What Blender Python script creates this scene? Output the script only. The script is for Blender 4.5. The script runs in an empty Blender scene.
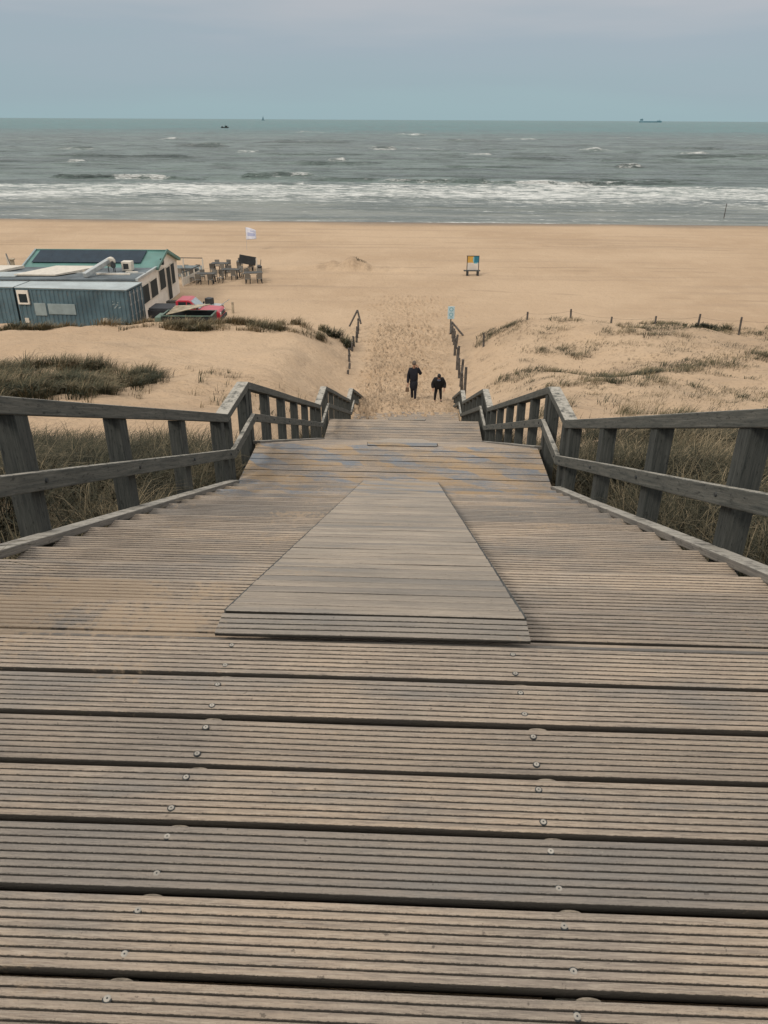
import bpy, bmesh, math, random
import numpy as np
from mathutils import Vector, Matrix, noise as mnoise
random.seed(7); rng = np.random.default_rng(11)
S = bpy.context.scene
COL = S.collection
R = math.radians
# ------------------------------------------------------------------ camera
CAM = (0.12, 0.0, 12.0)
cd = bpy.data.cameras.new("camera"); cam = bpy.data.objects.new("camera", cd); COL.objects.link(cam)
cd.sensor_fit = 'VERTICAL'; cd.sensor_height = 24.0; cd.lens = 24.0 * 770 / 1024
cd.clip_start = 0.05; cd.clip_end = 80000
cam.matrix_world = Matrix.Translation(CAM) @ (Matrix.Rotation(R(2.1), 4, 'Z') @ Matrix.Rotation(R(63.0), 4, 'X') @ Matrix.Rotation(R(0.3), 4, 'Z'))
S.camera = cam
# ------------------------------------------------------------------ sky, sun, exposure
SUN_EL, SUN_AZ = R(40), R(225)
w = bpy.data.worlds.new("World"); S.world = w; w.use_nodes = True
nt = w.node_tree; nt.nodes.clear()
def WN(t, **k):
    n = nt.nodes.new(t)
    for a, b in k.items(): setattr(n, a, b)
    return n
out = WN('ShaderNodeOutputWorld'); bg = WN('ShaderNodeBackground'); bg.inputs[1].default_value = 0.1
sky = WN('ShaderNodeTexSky', sky_type='NISHITA', sun_disc=False, sun_elevation=SUN_EL, sun_rotation=SUN_AZ)
hs = WN('ShaderNodeHueSaturation'); hs.inputs['Saturation'].default_value = 0.3; hs.inputs['Value'].default_value = 0.8
tc = WN('ShaderNodeTexCoord'); sx = WN('ShaderNodeSeparateXYZ'); rp = WN('ShaderNodeValToRGB')
nz = WN('ShaderNodeTexNoise'); nz.inputs['Scale'].default_value = 2.2; nz.inputs['Detail'].default_value = 4
mp = WN('ShaderNodeMapping'); mp.inputs['Scale'].default_value = (1.0, 1.0, 9.0)
ad = WN('ShaderNodeMath', operation='MULTIPLY_ADD'); ad.inputs[1].default_value = 0.13; 
e = rp.color_ramp.elements
e[0].position = 0.0; e[0].color = (.295, .41, .445, 1)
e[1].position = 1.0; e[1].color = (1.16, 1.15, 1.13, 1)
for p, c in ((.035, (.29, .385, .43)), (.085, (.315, .385, .44)), (.135, (.42, .44, .475)), (.175, (.53, .515, .53)), (.34, (.78, .77, .77)), (.6, (1.05, 1.04, 1.02))):
    q = e.new(p); q.color = (*c, 1)
sc10 = WN('ShaderNodeVectorMath', operation='SCALE'); sc10.inputs[3].default_value = 10.0
mx = WN('ShaderNodeMix', data_type='RGBA'); mx.inputs[0].default_value = 0.08
L = nt.links.new
L(tc.outputs['Generated'], sx.inputs[0]); L(tc.outputs['Generated'], mp.inputs[0]); L(mp.outputs[0], nz.inputs['Vector'])
sb = WN('ShaderNodeMath', operation='SUBTRACT'); sb.inputs[1].default_value = 0.5
L(nz.outputs[0], sb.inputs[0]); L(sb.outputs[0], ad.inputs[0]); 
mz = WN('ShaderNodeMath', operation='MULTIPLY'); L(sx.outputs[2], mz.inputs[0]); mz.inputs[1].default_value = 1.0
L(mz.outputs[0], ad.inputs[2]); L(ad.outputs[0], rp.inputs[0])
L(rp.outputs[0], sc10.inputs[0]); L(sky.outputs[0], hs.inputs['Color'])
L(sc10.outputs[0], mx.inputs[6]); L(hs.outputs[0], mx.inputs[7]); L(mx.outputs[2], bg.inputs[0]); L(bg.outputs[0], out.inputs[0])
sd = bpy.data.lights.new("sun", 'SUN'); sd.energy = 1.35; sd.angle = R(12); sd.color = (1.0, .93, .82)
so = bpy.data.objects.new("sun", sd); COL.objects.link(so)
so.rotation_euler = (math.pi / 2 - SUN_EL, 0, math.pi - SUN_AZ)
S.view_settings.view_transform = 'Standard'; S.view_settings.look = 'None'
S.view_settings.gamma = 1; S.view_settings.use_curve_mapping = False
S.view_settings.exposure = 0.17
S.cycles.max_bounces = 5; S.cycles.use_denoising = True

# ------------------------------------------------------------------ helpers
def tag(o, label=None, cat=None, group=None, kind=None):
    for k, v in (('label', label), ('category', cat), ('group', group), ('kind', kind)):
        if v: o[k] = v
    return o
def empty(name, loc=(0, 0, 0), rz=0, label=None, cat=None, group=None):
    o = bpy.data.objects.new(name, None); COL.objects.link(o); o.location = loc; o.rotation_euler = (0, 0, rz)
    o.empty_display_size = .2
    return tag(o, label, cat, group)
def link(name, me, parent=None):
    o = bpy.data.objects.new(name, me); COL.objects.link(o); o.parent = parent
    return o
def copy_tree(o, parent=None):
    c = o.copy(); COL.objects.link(c); c.parent = parent
    for ch in [k for k in bpy.data.objects if k.parent == o]: copy_tree(ch, c)
    return c
class MB:
    def __init__(s): s.v = []; s.f = []; s.m = []
    def add(s, vs, fs, mi=0):
        b = len(s.v); s.v += [tuple(q) for q in vs]; s.f += [tuple(b + i for i in f) for f in fs]; s.m += [mi] * len(fs); return s
    def box(s, c, d, rot=None, mi=0):
        hx, hy, hz = d[0] / 2, d[1] / 2, d[2] / 2
        vs = [Vector((x, y, z)) for x in (-hx, hx) for y in (-hy, hy) for z in (-hz, hz)]
        if rot is not None: vs = [rot @ q for q in vs]
        c = Vector(c)
        return s.add([c + q for q in vs], [(0, 1, 3, 2), (4, 6, 7, 5), (0, 4, 5, 1), (2, 3, 7, 6), (0, 2, 6, 4), (1, 5, 7, 3)], mi)
    def beam(s, p, q, w, h, mi=0, up=(0, 0, 1)):
        p, q = Vector(p), Vector(q); d = (q - p); ln = d.length; d.normalize()
        u = Vector(up); sd_ = d.cross(u)
        if sd_.length < 1e-4: sd_ = d.cross(Vector((1, 0, 0)))
        sd_.normalize(); u = sd_.cross(d)
        m = Matrix((sd_, d, u)).transposed()
        return s.box((p + q) / 2, (w, ln, h), m, mi)
    def tube(s, p, q, r0, r1=None, n=8, mi=0):
        r1 = r0 if r1 is None else r1
        p, q = Vector(p), Vector(q); d = (q - p).normalized()
        a = d.orthogonal().normalized(); b = d.cross(a)
        vs = []
        for c, r in ((p, r0), (q, r1)):
            for i in range(n):
                t = 2 * math.pi * i / n; vs.append(c + a * (r * math.cos(t)) + b * (r * math.sin(t)))
        fs = [(i, (i + 1) % n, n + (i + 1) % n, n + i) for i in range(n)] + [tuple(range(n - 1, -1, -1)), tuple(range(n, 2 * n))]
        return s.add(vs, fs, mi)
    def prism(s, poly, y0, y1, mi=0):      # poly in (x, z), extruded along y
        n = len(poly)
        vs = [(x, y0, z) for x, z in poly] + [(x, y1, z) for x, z in poly]
        fs = [(i, (i + 1) % n, n + (i + 1) % n, n + i) for i in range(n)] + [tuple(range(n - 1, -1, -1)), tuple(range(n, 2 * n))]
        return s.add(vs, fs, mi)
    def build(s, name, mats, parent=None, bevel=0, smooth=False):
        me = bpy.data.meshes.new(name); me.from_pydata(s.v, [], s.f)
        for m in (mats if isinstance(mats, (list, tuple)) else [mats]): me.materials.append(m)
        me.polygons.foreach_set('material_index', s.m)
        if smooth: me.polygons.foreach_set('use_smooth', [True] * len(s.f))
        bm = bmesh.new(); bm.from_mesh(me); bmesh.ops.recalc_face_normals(bm, faces=bm.faces); bm.to_mesh(me); bm.free()
        o = link(name, me, parent)
        if bevel:
            b = o.modifiers.new('bevel', 'BEVEL'); b.width = bevel; b.segments = 2; b.limit_method = 'ANGLE'
        return o
def np_mesh(name, V, quads=None, tris=None, mats=(), attrs=None, smooth=False, parent=None):
    me = bpy.data.meshes.new(name)
    nq = 0 if quads is None else len(quads); n3 = 0 if tris is None else len(tris)
    me.vertices.add(len(V)); me.vertices.foreach_set('co', np.asarray(V, np.float32).ravel())
    li = np.concatenate([a.ravel() for a in (quads, tris) if a is not None]).astype(np.int32)
    me.loops.add(len(li)); me.loops.foreach_set('vertex_index', li)
    me.polygons.add(nq + n3)
    st = np.concatenate([np.arange(nq) * 4, nq * 4 + np.arange(n3) * 3]).astype(np.int32)
    me.polygons.foreach_set('loop_start', st)
    if smooth: me.polygons.foreach_set('use_smooth', np.ones(nq + n3, bool))
    for m in mats: me.materials.append(m)
    for k, (dom, a) in (attrs or {}).items():
        at = me.attributes.new(k, 'FLOAT', dom); at.data.foreach_set('value', np.asarray(a, np.float32))
    me.update(calc_edges=True); me.validate()
    return link(name, me, parent)

# ------------------------------------------------------------------ material kit
class G:
    def __init__(s, name, rough=.8, spec=.3):
        s.mat = bpy.data.materials.new(name); s.mat.use_nodes = True; s.t = s.mat.node_tree
        s.b = s.t.nodes['Principled BSDF']; s.b.inputs['Roughness'].default_value = rough
        s.b.inputs['Specular IOR Level'].default_value = spec
        s.co = s.n('ShaderNodeTexCoord').outputs['Object']
    def n(s, t, **k):
        q = s.t.nodes.new(t)
        for a, b in k.items(): setattr(q, a, b)
        return q
    def l(s, a, b):
        if isinstance(a, (int, float)): b.default_value = a
        elif isinstance(a, tuple): b.default_value = (*a, 1) if len(a) == 3 and len(b.default_value) == 4 else a
        else: s.t.links.new(a, b)
    def pos(s): return s.n('ShaderNodeNewGeometry').outputs['Position']
    def map(s, v, scale=(1, 1, 1), rot=(0, 0, 0), loc=(0, 0, 0)):
        q = s.n('ShaderNodeMapping'); s.l(v, q.inputs[0]); q.inputs['Scale'].default_value = scale; q.inputs['Rotation'].default_value = rot; q.inputs['Location'].default_value = loc
        return q.outputs[0]
    def noise(s, v, scale, det=3, rough=.55):
        q = s.n('ShaderNodeTexNoise'); s.l(v, q.inputs['Vector']); q.inputs['Scale'].default_value = scale
        q.inputs['Detail'].default_value = det; q.inputs['Roughness'].default_value = rough
        return q.outputs[0]
    def vor(s, v, scale, out='Distance', rnd=1):
        q = s.n('ShaderNodeTexVoronoi'); s.l(v, q.inputs['Vector']); q.inputs['Scale'].default_value = scale; q.inputs['Randomness'].default_value = rnd
        return q.outputs[out]
    def m(s, op, a, b=0.0, c=None, clamp=False):
        q = s.n('ShaderNodeMath', operation=op, use_clamp=clamp); s.l(a, q.inputs[0]); s.l(b, q.inputs[1])
        if c is not None: s.l(c, q.inputs[2])
        return q.outputs[0]
    def ss(s, v, a, b):   # smoothstep
        q = s.n('ShaderNodeMapRange', interpolation_type='SMOOTHSTEP'); s.l(v, q.inputs[0]); q.inputs[1].default_value = a; q.inputs[2].default_value = b
        return q.outputs[0]
    def mix(s, f, a, b, blend='MIX'):
        q = s.n('ShaderNodeMix', data_type='RGBA', blend_type=blend); s.l(f, q.inputs[0]); s.l(a, q.inputs[6]); s.l(b, q.inputs[7])
        return q.outputs[2]
    def gray(s, f):
        q = s.n('ShaderNodeCombineColor'); [s.l(f, i) for i in q.inputs[:3]]; return q.outputs[0]
    def attr(s, nm): return s.n('ShaderNodeAttribute', attribute_name=nm).outputs['Fac']
    def xyz(s, v):
        q = s.n('ShaderNodeSeparateXYZ'); s.l(v, q.inputs[0]); return q.outputs
    def bump(s, h, dist=.01, st=1.0, prev=None):
        q = s.n('ShaderNodeBump'); s.l(h, q.inputs['Height']); q.inputs['Distance'].default_value = dist; q.inputs['Strength'].default_value = st
        if prev is not None: s.l(prev, q.inputs['Normal'])
        return q.outputs[0]
    def done(s, col, nrm=None, rough=None):
        s.l(col, s.b.inputs['Base Color'])
        if nrm is not None: s.l(nrm, s.b.inputs['Normal'])
        if rough is not None: s.l(rough, s.b.inputs['Roughness'])
        return s.mat
def paint(name, c, rough=.5, var=.25, metal=0, scale=3, dirt=(.2, .17, .13), dirt_amt=.25, spec=.4):
    g = G(name, rough, spec); p = g.pos()
    n1 = g.noise(p, scale, 5); n2 = g.noise(p, scale * 9, 3)
    c2 = tuple(x * (1 - var) for x in c); c3 = tuple(min(1, x * (1 + var)) for x in c)
    k = g.mix(g.ss(n1, .3, .7), c2, c3)
    k = g.mix(g.m('MULTIPLY', g.ss(n2, .52, .75), dirt_amt), k, dirt)
    g.b.inputs['Metallic'].default_value = metal
    return g.done(k, g.bump(n2, .003, .4))

# sand -------------------------------------------------------------
SAND_A, SAND_B = (.475, .345, .228), (.41, .29, .187)
g = G('sand', .95, .15); p = g.pos(); X, Y, Z = g.xyz(p)
n0 = g.noise(p, .06, 4); n1 = g.noise(p, .45, 5); n2 = g.noise(p, 7, 4); n3 = g.noise(p, 90, 2)
k = g.mix(g.ss(n0, .35, .65), SAND_A, SAND_B)
k = g.mix(g.m('MULTIPLY', g.m('MULTIPLY', g.ss(g.noise(g.map(p, (.16, .30, 1)), 1.0, 4), .50, .66), g.ss(Y, 54, 46)), .42), k, (.30, .222, .152))
k = g.mix(g.m('MULTIPLY', g.ss(n1, .45, .7), .35), k, (.51, .375, .25))
k = g.mix(g.m('MULTIPLY', g.ss(n2, .52, .72), .28), k, (.31, .22, .14))
# long faint drift lines along the shore on the flat beach
dl = g.noise(g.map(p, (.03, .5, 1)), 1.0, 4)
flat = g.ss(Y, 52, 60)
k = g.mix(g.m('MULTIPLY', g.m('MULTIPLY', g.ss(dl, .5, .68), flat), .42), k, (.33, .24, .165))
# drift litter (shell grit, straw bits) on the dunes
rightd = g.m('MULTIPLY', g.ss(X, 3.0, 6.0), g.ss(Y, 50, 46))
lit = g.ss(g.m('ADD', g.noise(p, 3.5, 6, .75), g.m('MULTIPLY', rightd, g.m('MULTIPLY_ADD', n1, .16, -.03))), .60, .69)
k = g.mix(g.m('MULTIPLY', lit, g.m('SUBTRACT', .45, g.m('MULTIPLY', flat, .35))), k, (.17, .125, .085))
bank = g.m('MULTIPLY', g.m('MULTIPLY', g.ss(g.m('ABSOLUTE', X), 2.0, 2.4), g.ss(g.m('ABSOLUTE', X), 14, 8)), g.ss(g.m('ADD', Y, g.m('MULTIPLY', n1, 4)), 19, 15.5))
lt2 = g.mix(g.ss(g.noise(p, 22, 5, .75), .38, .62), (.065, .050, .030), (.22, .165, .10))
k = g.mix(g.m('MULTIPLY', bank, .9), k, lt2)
hill_shade = g.m('MULTIPLY', g.ss(g.m('ABSOLUTE', g.m('ADD', X, 5.4)), 5.6, 2.0), g.ss(g.m('ABSOLUTE', g.m('SUBTRACT', Y, 71.0)), 1.3, .3))  # relief shading of the beach hillock, painted as darker sand
k = g.mix(g.m('MULTIPLY', g.m('MULTIPLY', hill_shade, g.ss(g.noise(p, 1.3, 5, .7), .42, .62)), .55), k, (.25, .18, .12))
for y_, am, ph, f_ in ((70.5, 1.6, .3, .06), (72.2, 1.6, .3, .06), (84.0, 3.0, 1.5, .035), (85.8, 3.0, 1.5, .035), (61.5, 2.0, 2.2, .08)):
    yy_ = g.m('ADD', g.m('MULTIPLY', g.m('SINE', g.m('MULTIPLY_ADD', X, f_, ph)), am), y_)
    ln_ = g.m('MULTIPLY', g.ss(g.m('ABSOLUTE', g.m('SUBTRACT', Y, yy_)), .42, .12), g.ss(g.noise(g.map(p, (.12, .2, 1), loc=(y_, 0, 0)), 1.0, 3), .45, .6))
    k = g.mix(g.m('MULTIPLY', ln_, .42), k, (.27, .195, .13))
# wet strand
wn = g.m('ADD', Y, g.m('MULTIPLY', g.noise(g.map(p, (.05, .12, 1)), 1.0, 3), 7.0))
wet = g.ss(wn, 106.0, 111.5)
k = g.mix(wet, k, (.17, .132, .095))
rip = g.noise(g.map(p, (1.2, 4.0, 1)), 1.6, 4)
b = g.bump(n3, .004, .6); b = g.bump(rip, .11, .7, b); b = g.bump(n2, .05, .7, b); b = g.bump(g.noise(p, 1.4, 5, .65), .22, .8, b)
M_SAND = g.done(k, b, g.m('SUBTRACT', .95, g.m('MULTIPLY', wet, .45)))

# ribbed deck wood ---------------------------------------------------
def deck_mat(name, ribbed=True, a=(.465, .362, .268), c=(.335, .278, .225)):
    g = G(name, .85, .25); p = g.pos(); X, Y, Z = g.xyz(p)
    tint = g.attr('tint'); gro = g.attr('groove')
    n0 = g.noise(p, 1.3, 4); st = g.noise(g.map(p, (2.5, 70, 70)), 1.0, 5, .65); fine = g.noise(g.map(p, (14, 260, 200)), 1.0, 3)
    k = g.mix(g.ss(n0, .35, .68), a, c)
    k = g.mix(g.ss(st, .35, .8), k, tuple(x * .62 for x in c))
    k = g.mix(g.m('MULTIPLY', g.ss(fine, .50, .66), .55), k, (.47, .395, .31))
    fdk = g.noise(g.map(p, (20, 330, 260), loc=(9, 2, 4)), 1.0, 4, .7); k = g.mix(g.m('MULTIPLY', g.ss(fdk, .52, .66), .6), k, tuple(x * .52 for x in c))
    k = g.mix(1.0, k, g.gray(tint), 'MULTIPLY')
    grey = g.noise(g.map(p, (1.2, 5, 5)), 1.0, 5, .65); k = g.mix(g.m('MULTIPLY', g.ss(grey, .5, .68), .55), k, (.215, .205, .19))
    fl = g.ss(g.noise(g.map(p, (30, 330, 200)), 1.0, 4, .75), .60, .74); k = g.mix(g.m('MULTIPLY', fl, .5), k, (.10, .085, .07))
    k = g.mix(g.m('MULTIPLY', g.ss(tint, 1.0, .82), .5), k, (.225, .215, .20))
    gl = g.ss(g.noise(g.map(p, (60, 90, 90)), 1.0, 3, .8), .68, .76); k = g.mix(g.m('MULTIPLY', gl, .55), k, (.52, .44, .34))
    gd = g.ss(g.noise(g.map(p, (9, 60, 60), loc=(5, 3, 0)), 1.0, 5, .75), .55, .72); k = g.mix(g.m('MULTIPLY', gd, .4), k, (.13, .112, .095))
    # knots, scuffs, dirt specks
    sp = g.ss(g.noise(p, 38, 3, .7), .66, .74); k = g.mix(g.m('MULTIPLY', sp, .6), k, (.06, .05, .042))
    ed = g.noise(g.map(p, (95, 230, 230)), 1.0, 4, .72)
    gm_ = g.ss(g.m('ADD', gro, g.m('MULTIPLY', g.m('SUBTRACT', ed, .5), .75)), .52, .74)
    k = g.mix(g.m('MULTIPLY', gm_, .92), k, (.042, .038, .032))
    moss = g.m('MULTIPLY', gm_, g.ss(g.noise(p, 9, 5, .7), .6, .75)); k = g.mix(g.m('MULTIPLY', moss, .35), k, (.06, .06, .02))
    # blown sand lying on the boards, more to the left of the middle lane and down the flights
    sn = g.noise(p, 1.6, 6, .62); sn2 = g.noise(p, 26, 4, .7)
    lz = g.m('MULTIPLY', g.m('MULTIPLY', g.ss(X, -.35, -.9), g.ss(X, -2.0, -1.5)), g.m('MULTIPLY', g.ss(Y, 1.5, 2.2), g.ss(Y, 4.2, 2.8)))
    xz = g.m('ADD', g.m('MULTIPLY', lz, .13), g.m('MULTIPLY_ADD', g.ss(Y, 2.6, 6), .035, g.m('MULTIPLY', g.ss(X, .3, -1.2), .022)))
    sv = g.m('ADD', g.m('ADD', g.m('MULTIPLY', sn, .62), g.m('MULTIPLY', sn2, .38)), xz)
    sm = g.ss(sv, .60, .70)
    k = g.mix(g.m('MULTIPLY', sm, .66), k, (.42, .315, .215))
    # worn blue and ochre paint left on and around the first resting platform
    band = g.m('MULTIPLY', g.ss(Y, 6.6, 8.0), g.ss(Y, 11.6, 10.2))
    wv = g.n('ShaderNodeTexWave', wave_type='BANDS', bands_direction='DIAGONAL'); g.l(g.map(p, (1.0, 1.5, 0)), wv.inputs[0]); wv.inputs['Scale'].default_value = .62; wv.inputs['Distortion'].default_value = 5.0; wv.inputs['Detail'].default_value = 3; wv.inputs['Detail Scale'].default_value = 1.2
    wear = g.ss(g.noise(g.map(p, (1.5, 4, 4)), 1.2, 6, .7), .42, .62)
    pf = g.m('MULTIPLY', g.m('MULTIPLY', band, wear), g.m('MULTIPLY_ADD', g.noise(p, 30, 4, .75), 1.7, -.30, True))
    pc = g.mix(g.ss(wv.outputs['Fac'], .42, .6), (.40, .265, .135), (.145, .20, .26))
    k = g.mix(pf, k, pc)
    if ribbed: pass
    b = g.bump(st, .004, 1.0); b = g.bump(g.noise(p, 170, 4, .75), .004, 1.0, b); b = g.bump(fdk, .003, .9, b); b = g.bump(ed, .002, .7, b)
    return g.done(k, b)
M_DECK = deck_mat('ribbed_deck_wood')
M_RAMP = deck_mat('smooth_ramp_wood', False, (.455, .375, .295), (.35, .30, .245))
def rail_mat(name, a, c, vert=False):
    g = G(name, .85, .2); o = g.co; p = g.pos()
    ax = (45, 45, 3.0) if vert else (45, 3.0, 45); ax2 = (75, 75, 1.6) if vert else (75, 1.6, 75)
    st = g.noise(g.map(o, ax), 1.0, 5, .7); n0 = g.noise(p, 2.2, 5, .6); n1 = g.noise(g.map(o, (40, 40, 12) if vert else (40, 12, 40)), 1.0, 4, .7)
    k = g.mix(g.ss(st, .3, .75), a, c)
    k = g.mix(g.m('MULTIPLY', g.ss(g.noise(g.map(o, ax2), 1.0, 6, .72), .5, .7), .5), k, tuple(x * 1.7 for x in a)); k = g.mix(g.m('MULTIPLY', g.ss(n0, .52, .75), .3), k, tuple(x * 1.3 for x in a))
    k = g.mix(g.m('MULTIPLY', g.ss(n1, .56, .70), .75), k, tuple(x * .4 for x in c))
    # patchy pale tone painted for sky light on the faces that look up
    up = g.xyz(g.n('ShaderNodeNewGeometry').outputs['True Normal'])[2]
    sky_lit = g.m('MULTIPLY', g.ss(up, .6, .9), g.ss(g.noise(p, 9, 6, .75), .34, .56))
    k = g.mix(g.m('MULTIPLY', sky_lit, .88), k, (.43, .395, .335))
    b = g.bump(st, .006, .8); b = g.bump(n1, .004, .8, b)
    return g.done(k, b)
M_RAIL = rail_mat('weathered_rail_wood', (.118, .115, .100), (.050, .054, .050))
M_POST = rail_mat('weathered_post_wood', (.070, .072, .065), (.028, .032, .031), True)
M_KERB = rail_mat('kerb_wood', (.20, .18, .155), (.10, .095, .085))
M_SCREW = paint('screw_steel', (.36, .325, .275), .5, .2, .4, 20)
M_STAKE = paint('fence_stake_wood', (.075, .066, .058), .9, .4, 0, 6)
# grass ---------------------------------------------------------------
def grass_mat(name, cols):
    g = G(name, .75, .15); t = g.attr('tint')
    r = g.n('ShaderNodeValToRGB'); g.l(t, r.inputs[0]); el = r.color_ramp.elements
    el[0].position = 0; el[0].color = (*cols[0], 1); el[1].position = 1; el[1].color = (*cols[-1], 1)
    for i, c in enumerate(cols[1:-1]):
        q = el.new((i + 1) / (len(cols) - 1)); q.color = (*c, 1)
    return g.done(r.outputs[0])
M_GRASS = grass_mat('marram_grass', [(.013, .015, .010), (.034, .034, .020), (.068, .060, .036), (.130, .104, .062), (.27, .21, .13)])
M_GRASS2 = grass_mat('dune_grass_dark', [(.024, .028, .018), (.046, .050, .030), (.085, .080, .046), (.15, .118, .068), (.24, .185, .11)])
# sea -------------------------------------------------------------------
g = G('sea_water', .32, .26); p = g.pos(); X, Y, Z = g.xyz(p); fo = g.attr('foam')
d1 = g.noise(g.map(p, (.05, .16, 1)), 1.0, 5); d2 = g.noise(g.map(p, (.35, 1.1, 1)), 1.0, 5, .6); d3 = g.noise(g.map(p, (.012, .045, 1)), 1.0, 6, .65); d4 = g.noise(g.map(p, (.004, .012, 1)), 1.0, 5, .65)
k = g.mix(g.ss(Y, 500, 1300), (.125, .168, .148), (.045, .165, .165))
k = g.mix(g.m('MULTIPLY', g.ss(Y, 185, 120), .55), k, (.245, .225, .185))
k = g.mix(g.m('MULTIPLY', g.ss(d1, .46, .60), .62), k, (.050, .072, .066))  # shade of the wave faces painted as dark streaks in the water colour
k = g.mix(g.m('MULTIPLY', g.m('MULTIPLY', g.ss(d4, .5, .6), g.ss(Y, 260, 420)), .42), k, (.05, .09, .09))
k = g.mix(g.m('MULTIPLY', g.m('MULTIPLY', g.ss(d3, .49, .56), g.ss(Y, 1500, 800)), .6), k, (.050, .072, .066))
k = g.mix(g.m('MULTIPLY', g.ss(g.noise(g.map(p, (.028, .085, 1), loc=(31, 7, 0)), 1.0, 6, .75), .56, .60), g.m('MULTIPLY', g.ss(Y, 190, 230), .75)), k, (.032, .055, .052))  # crisp dark dashes painted for the shaded troughs
fn = g.noise(g.map(p, (.35, .9, 1)), 1.0, 6, .68); fn2 = g.noise(g.map(p, (1.6, 4.0, 1)), 1.0, 4, .7)
fv = g.m('ADD', fo, g.m('ADD', g.m('MULTIPLY', g.m('SUBTRACT', fn, .5), 2.6), g.m('MULTIPLY', g.m('SUBTRACT', fn2, .5), 1.5)))
fm = g.m('MULTIPLY', g.ss(fv, .36, .86), 1.0)
k = g.mix(fm, k, (.66, .66, .62))
b = g.bump(d2, .8, .9); b = g.bump(d1, 2.6, .9, b); b = g.bump(d3, 7.0, .8, b)
M_SEA = g.done(k, b, g.m('ADD', .33, g.m('MULTIPLY', fm, .5)))
# misc
M_CONT = paint('container_blue', (.072, .122, .145), .55, .22, 0, .8, (.16, .11, .07), .35)
M_CONTROOF = paint('container_roof', (.36, .40, .40), .6, .15, 0, .7, (.22, .19, .15), .4)
M_PALE = paint('pale_shutter', (.24, .29, .29), .6, .1)
M_WHITE = paint('white_render', (.66, .60, .52), .7, .1, 0, .6, (.38, .31, .23), .35)
M_OFFW = paint('off_white', (.56, .51, .43), .6, .1)
M_GLASS = paint('window_dark', (.025, .032, .035), .5, .2, 0, 2, spec=.08, dirt_amt=.05)
M_GREEN = paint('green_roof', (.085, .19, .165), .5, .15, 0, .8, dirt_amt=.2)
M_SOLAR = paint('solar_panel', (.014, .028, .042), .5, .15, 0, 2, spec=.15, dirt_amt=.05)
M_FELT = paint('roof_felt', (.10, .12, .13), .85, .3, 0, .8, (.25, .22, .18), .4)
M_STEEL = paint('galvanised_steel', (.42, .44, .43), .4, .15, .35, 3)
M_DARK = paint('dark_metal', (.022, .026, .028), .55, .3, 0, 4)
M_DWOOD = paint('dark_wood', (.060, .060, .055), .8, .35, 0, 4)
M_TAN = paint('tan_wood', (.36, .30, .21), .8, .25, 0, 3)
M_RED = paint('red_paint', (.42, .028, .045), .28, .1, 0, 2, dirt_amt=.12, spec=.55)
M_BLACK = paint('black_canvas', (.016, .018, .022), .6, .2, 0, 3)
M_TYRE = paint('rubber', (.02, .02, .02), .85, .2)
M_TGREEN = paint('trailer_green', (.10, .15, .115), .6, .25, 0, 2)
M_WSCREEN = paint('windscreen_glass', (.30, .36, .38), .15, .1, spec=.6, dirt_amt=.05)

# ------------------------------------------------------------------ levels of the stairway
STEP, RISE = 0.4, 0.152
def lerp_tab(y, tab):
    a = np.array(tab); return np.interp(y, a[:, 0], a[:, 1])
F1 = (2.2, 9.0); F2 = (10.33, 18.33); F3 = (19.83, 27.43); F4 = (28.8, 34.4); RISE2 = .155
Z0 = 10.4; Z1 = Z0 - 17 * RISE; Z2 = Z1 - 20 * RISE2; Z3 = Z2 - 19 * RISE2; Z4 = Z3 - 14 * RISE2
PROFILE = [(-3.0, Z0), (2.2, Z0), (9.0, Z1), (10.33, Z1), (18.33, Z2), (19.83, Z2), (27.43, Z3), (28.8, Z3), (34.4, Z4)]

# ------------------------------------------------------------------ ground
def fbm(x, y, f, seed, octs=4):
    v = np.zeros_like(x); a = 1.0; r = np.random.default_rng(seed)
    for o in range(octs):
        for k in range(5):
            th = r.uniform(0, 6.28); ph = r.uniform(0, 6.28); ff = f * (2 ** o) * r.uniform(.6, 1.5)
            v += a * np.sin(ff * (x * math.cos(th) + y * math.sin(th)) + ph + .7 * np.sin(.6 * ff * (x * math.sin(th) - y * math.cos(th)) + ph * 2)) / 5
        a *= .5
    return v
def smooth(a, b, x):
    t = np.clip((x - a) / (b - a), 0, 1); return t * t * (3 - 2 * t)
MID = [(-60, 10.2), (-5, 9.9), (2.2, 9.85), (9, 7.25), (10.3, 7.2), (18.2, 4.15), (19.8, 4.15), (26.5, 1.50), (27.4, 1.50), (28.2, 1.64), (28.75, 1.74), (29.2, 1.62), (31, 1.15), (33.5, .6), (35.5, .25), (38, .12), (45, .03), (55, 0), (107, 0), (112, -.5), (122, -1.4), (140, -3), (400, -8)]
LFT = [(-60, 11), (-5, 10.4), (2, 9.8), (6, 8.7), (9, 7.8), (14, 5.9), (18, 4.85), (22, 4.05), (26, 3.4), (30, 2.8), (33, 2.5), (36, 2.2), (40, 1.82), (43, 1.52), (44.8, 1.28), (46.2, .7), (47.6, .28), (51, .08), (55, 0), (107, 0), (112, -.5), (122, -1.4), (140, -3), (400, -8)]
RGT = [(-60, 11), (-5, 10.4), (2, 9.8), (6, 8.7), (9, 7.8), (14, 6.1), (18, 4.9), (22, 3.85), (26, 2.95), (30, 2.38), (34, 1.98), (38, 1.75), (42, 1.78), (44.5, 1.66), (46, 1.3), (49, .42), (52, .05), (55, 0), (107, 0), (112, -.5), (122, -1.4), (140, -3), (400, -8)]
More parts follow.
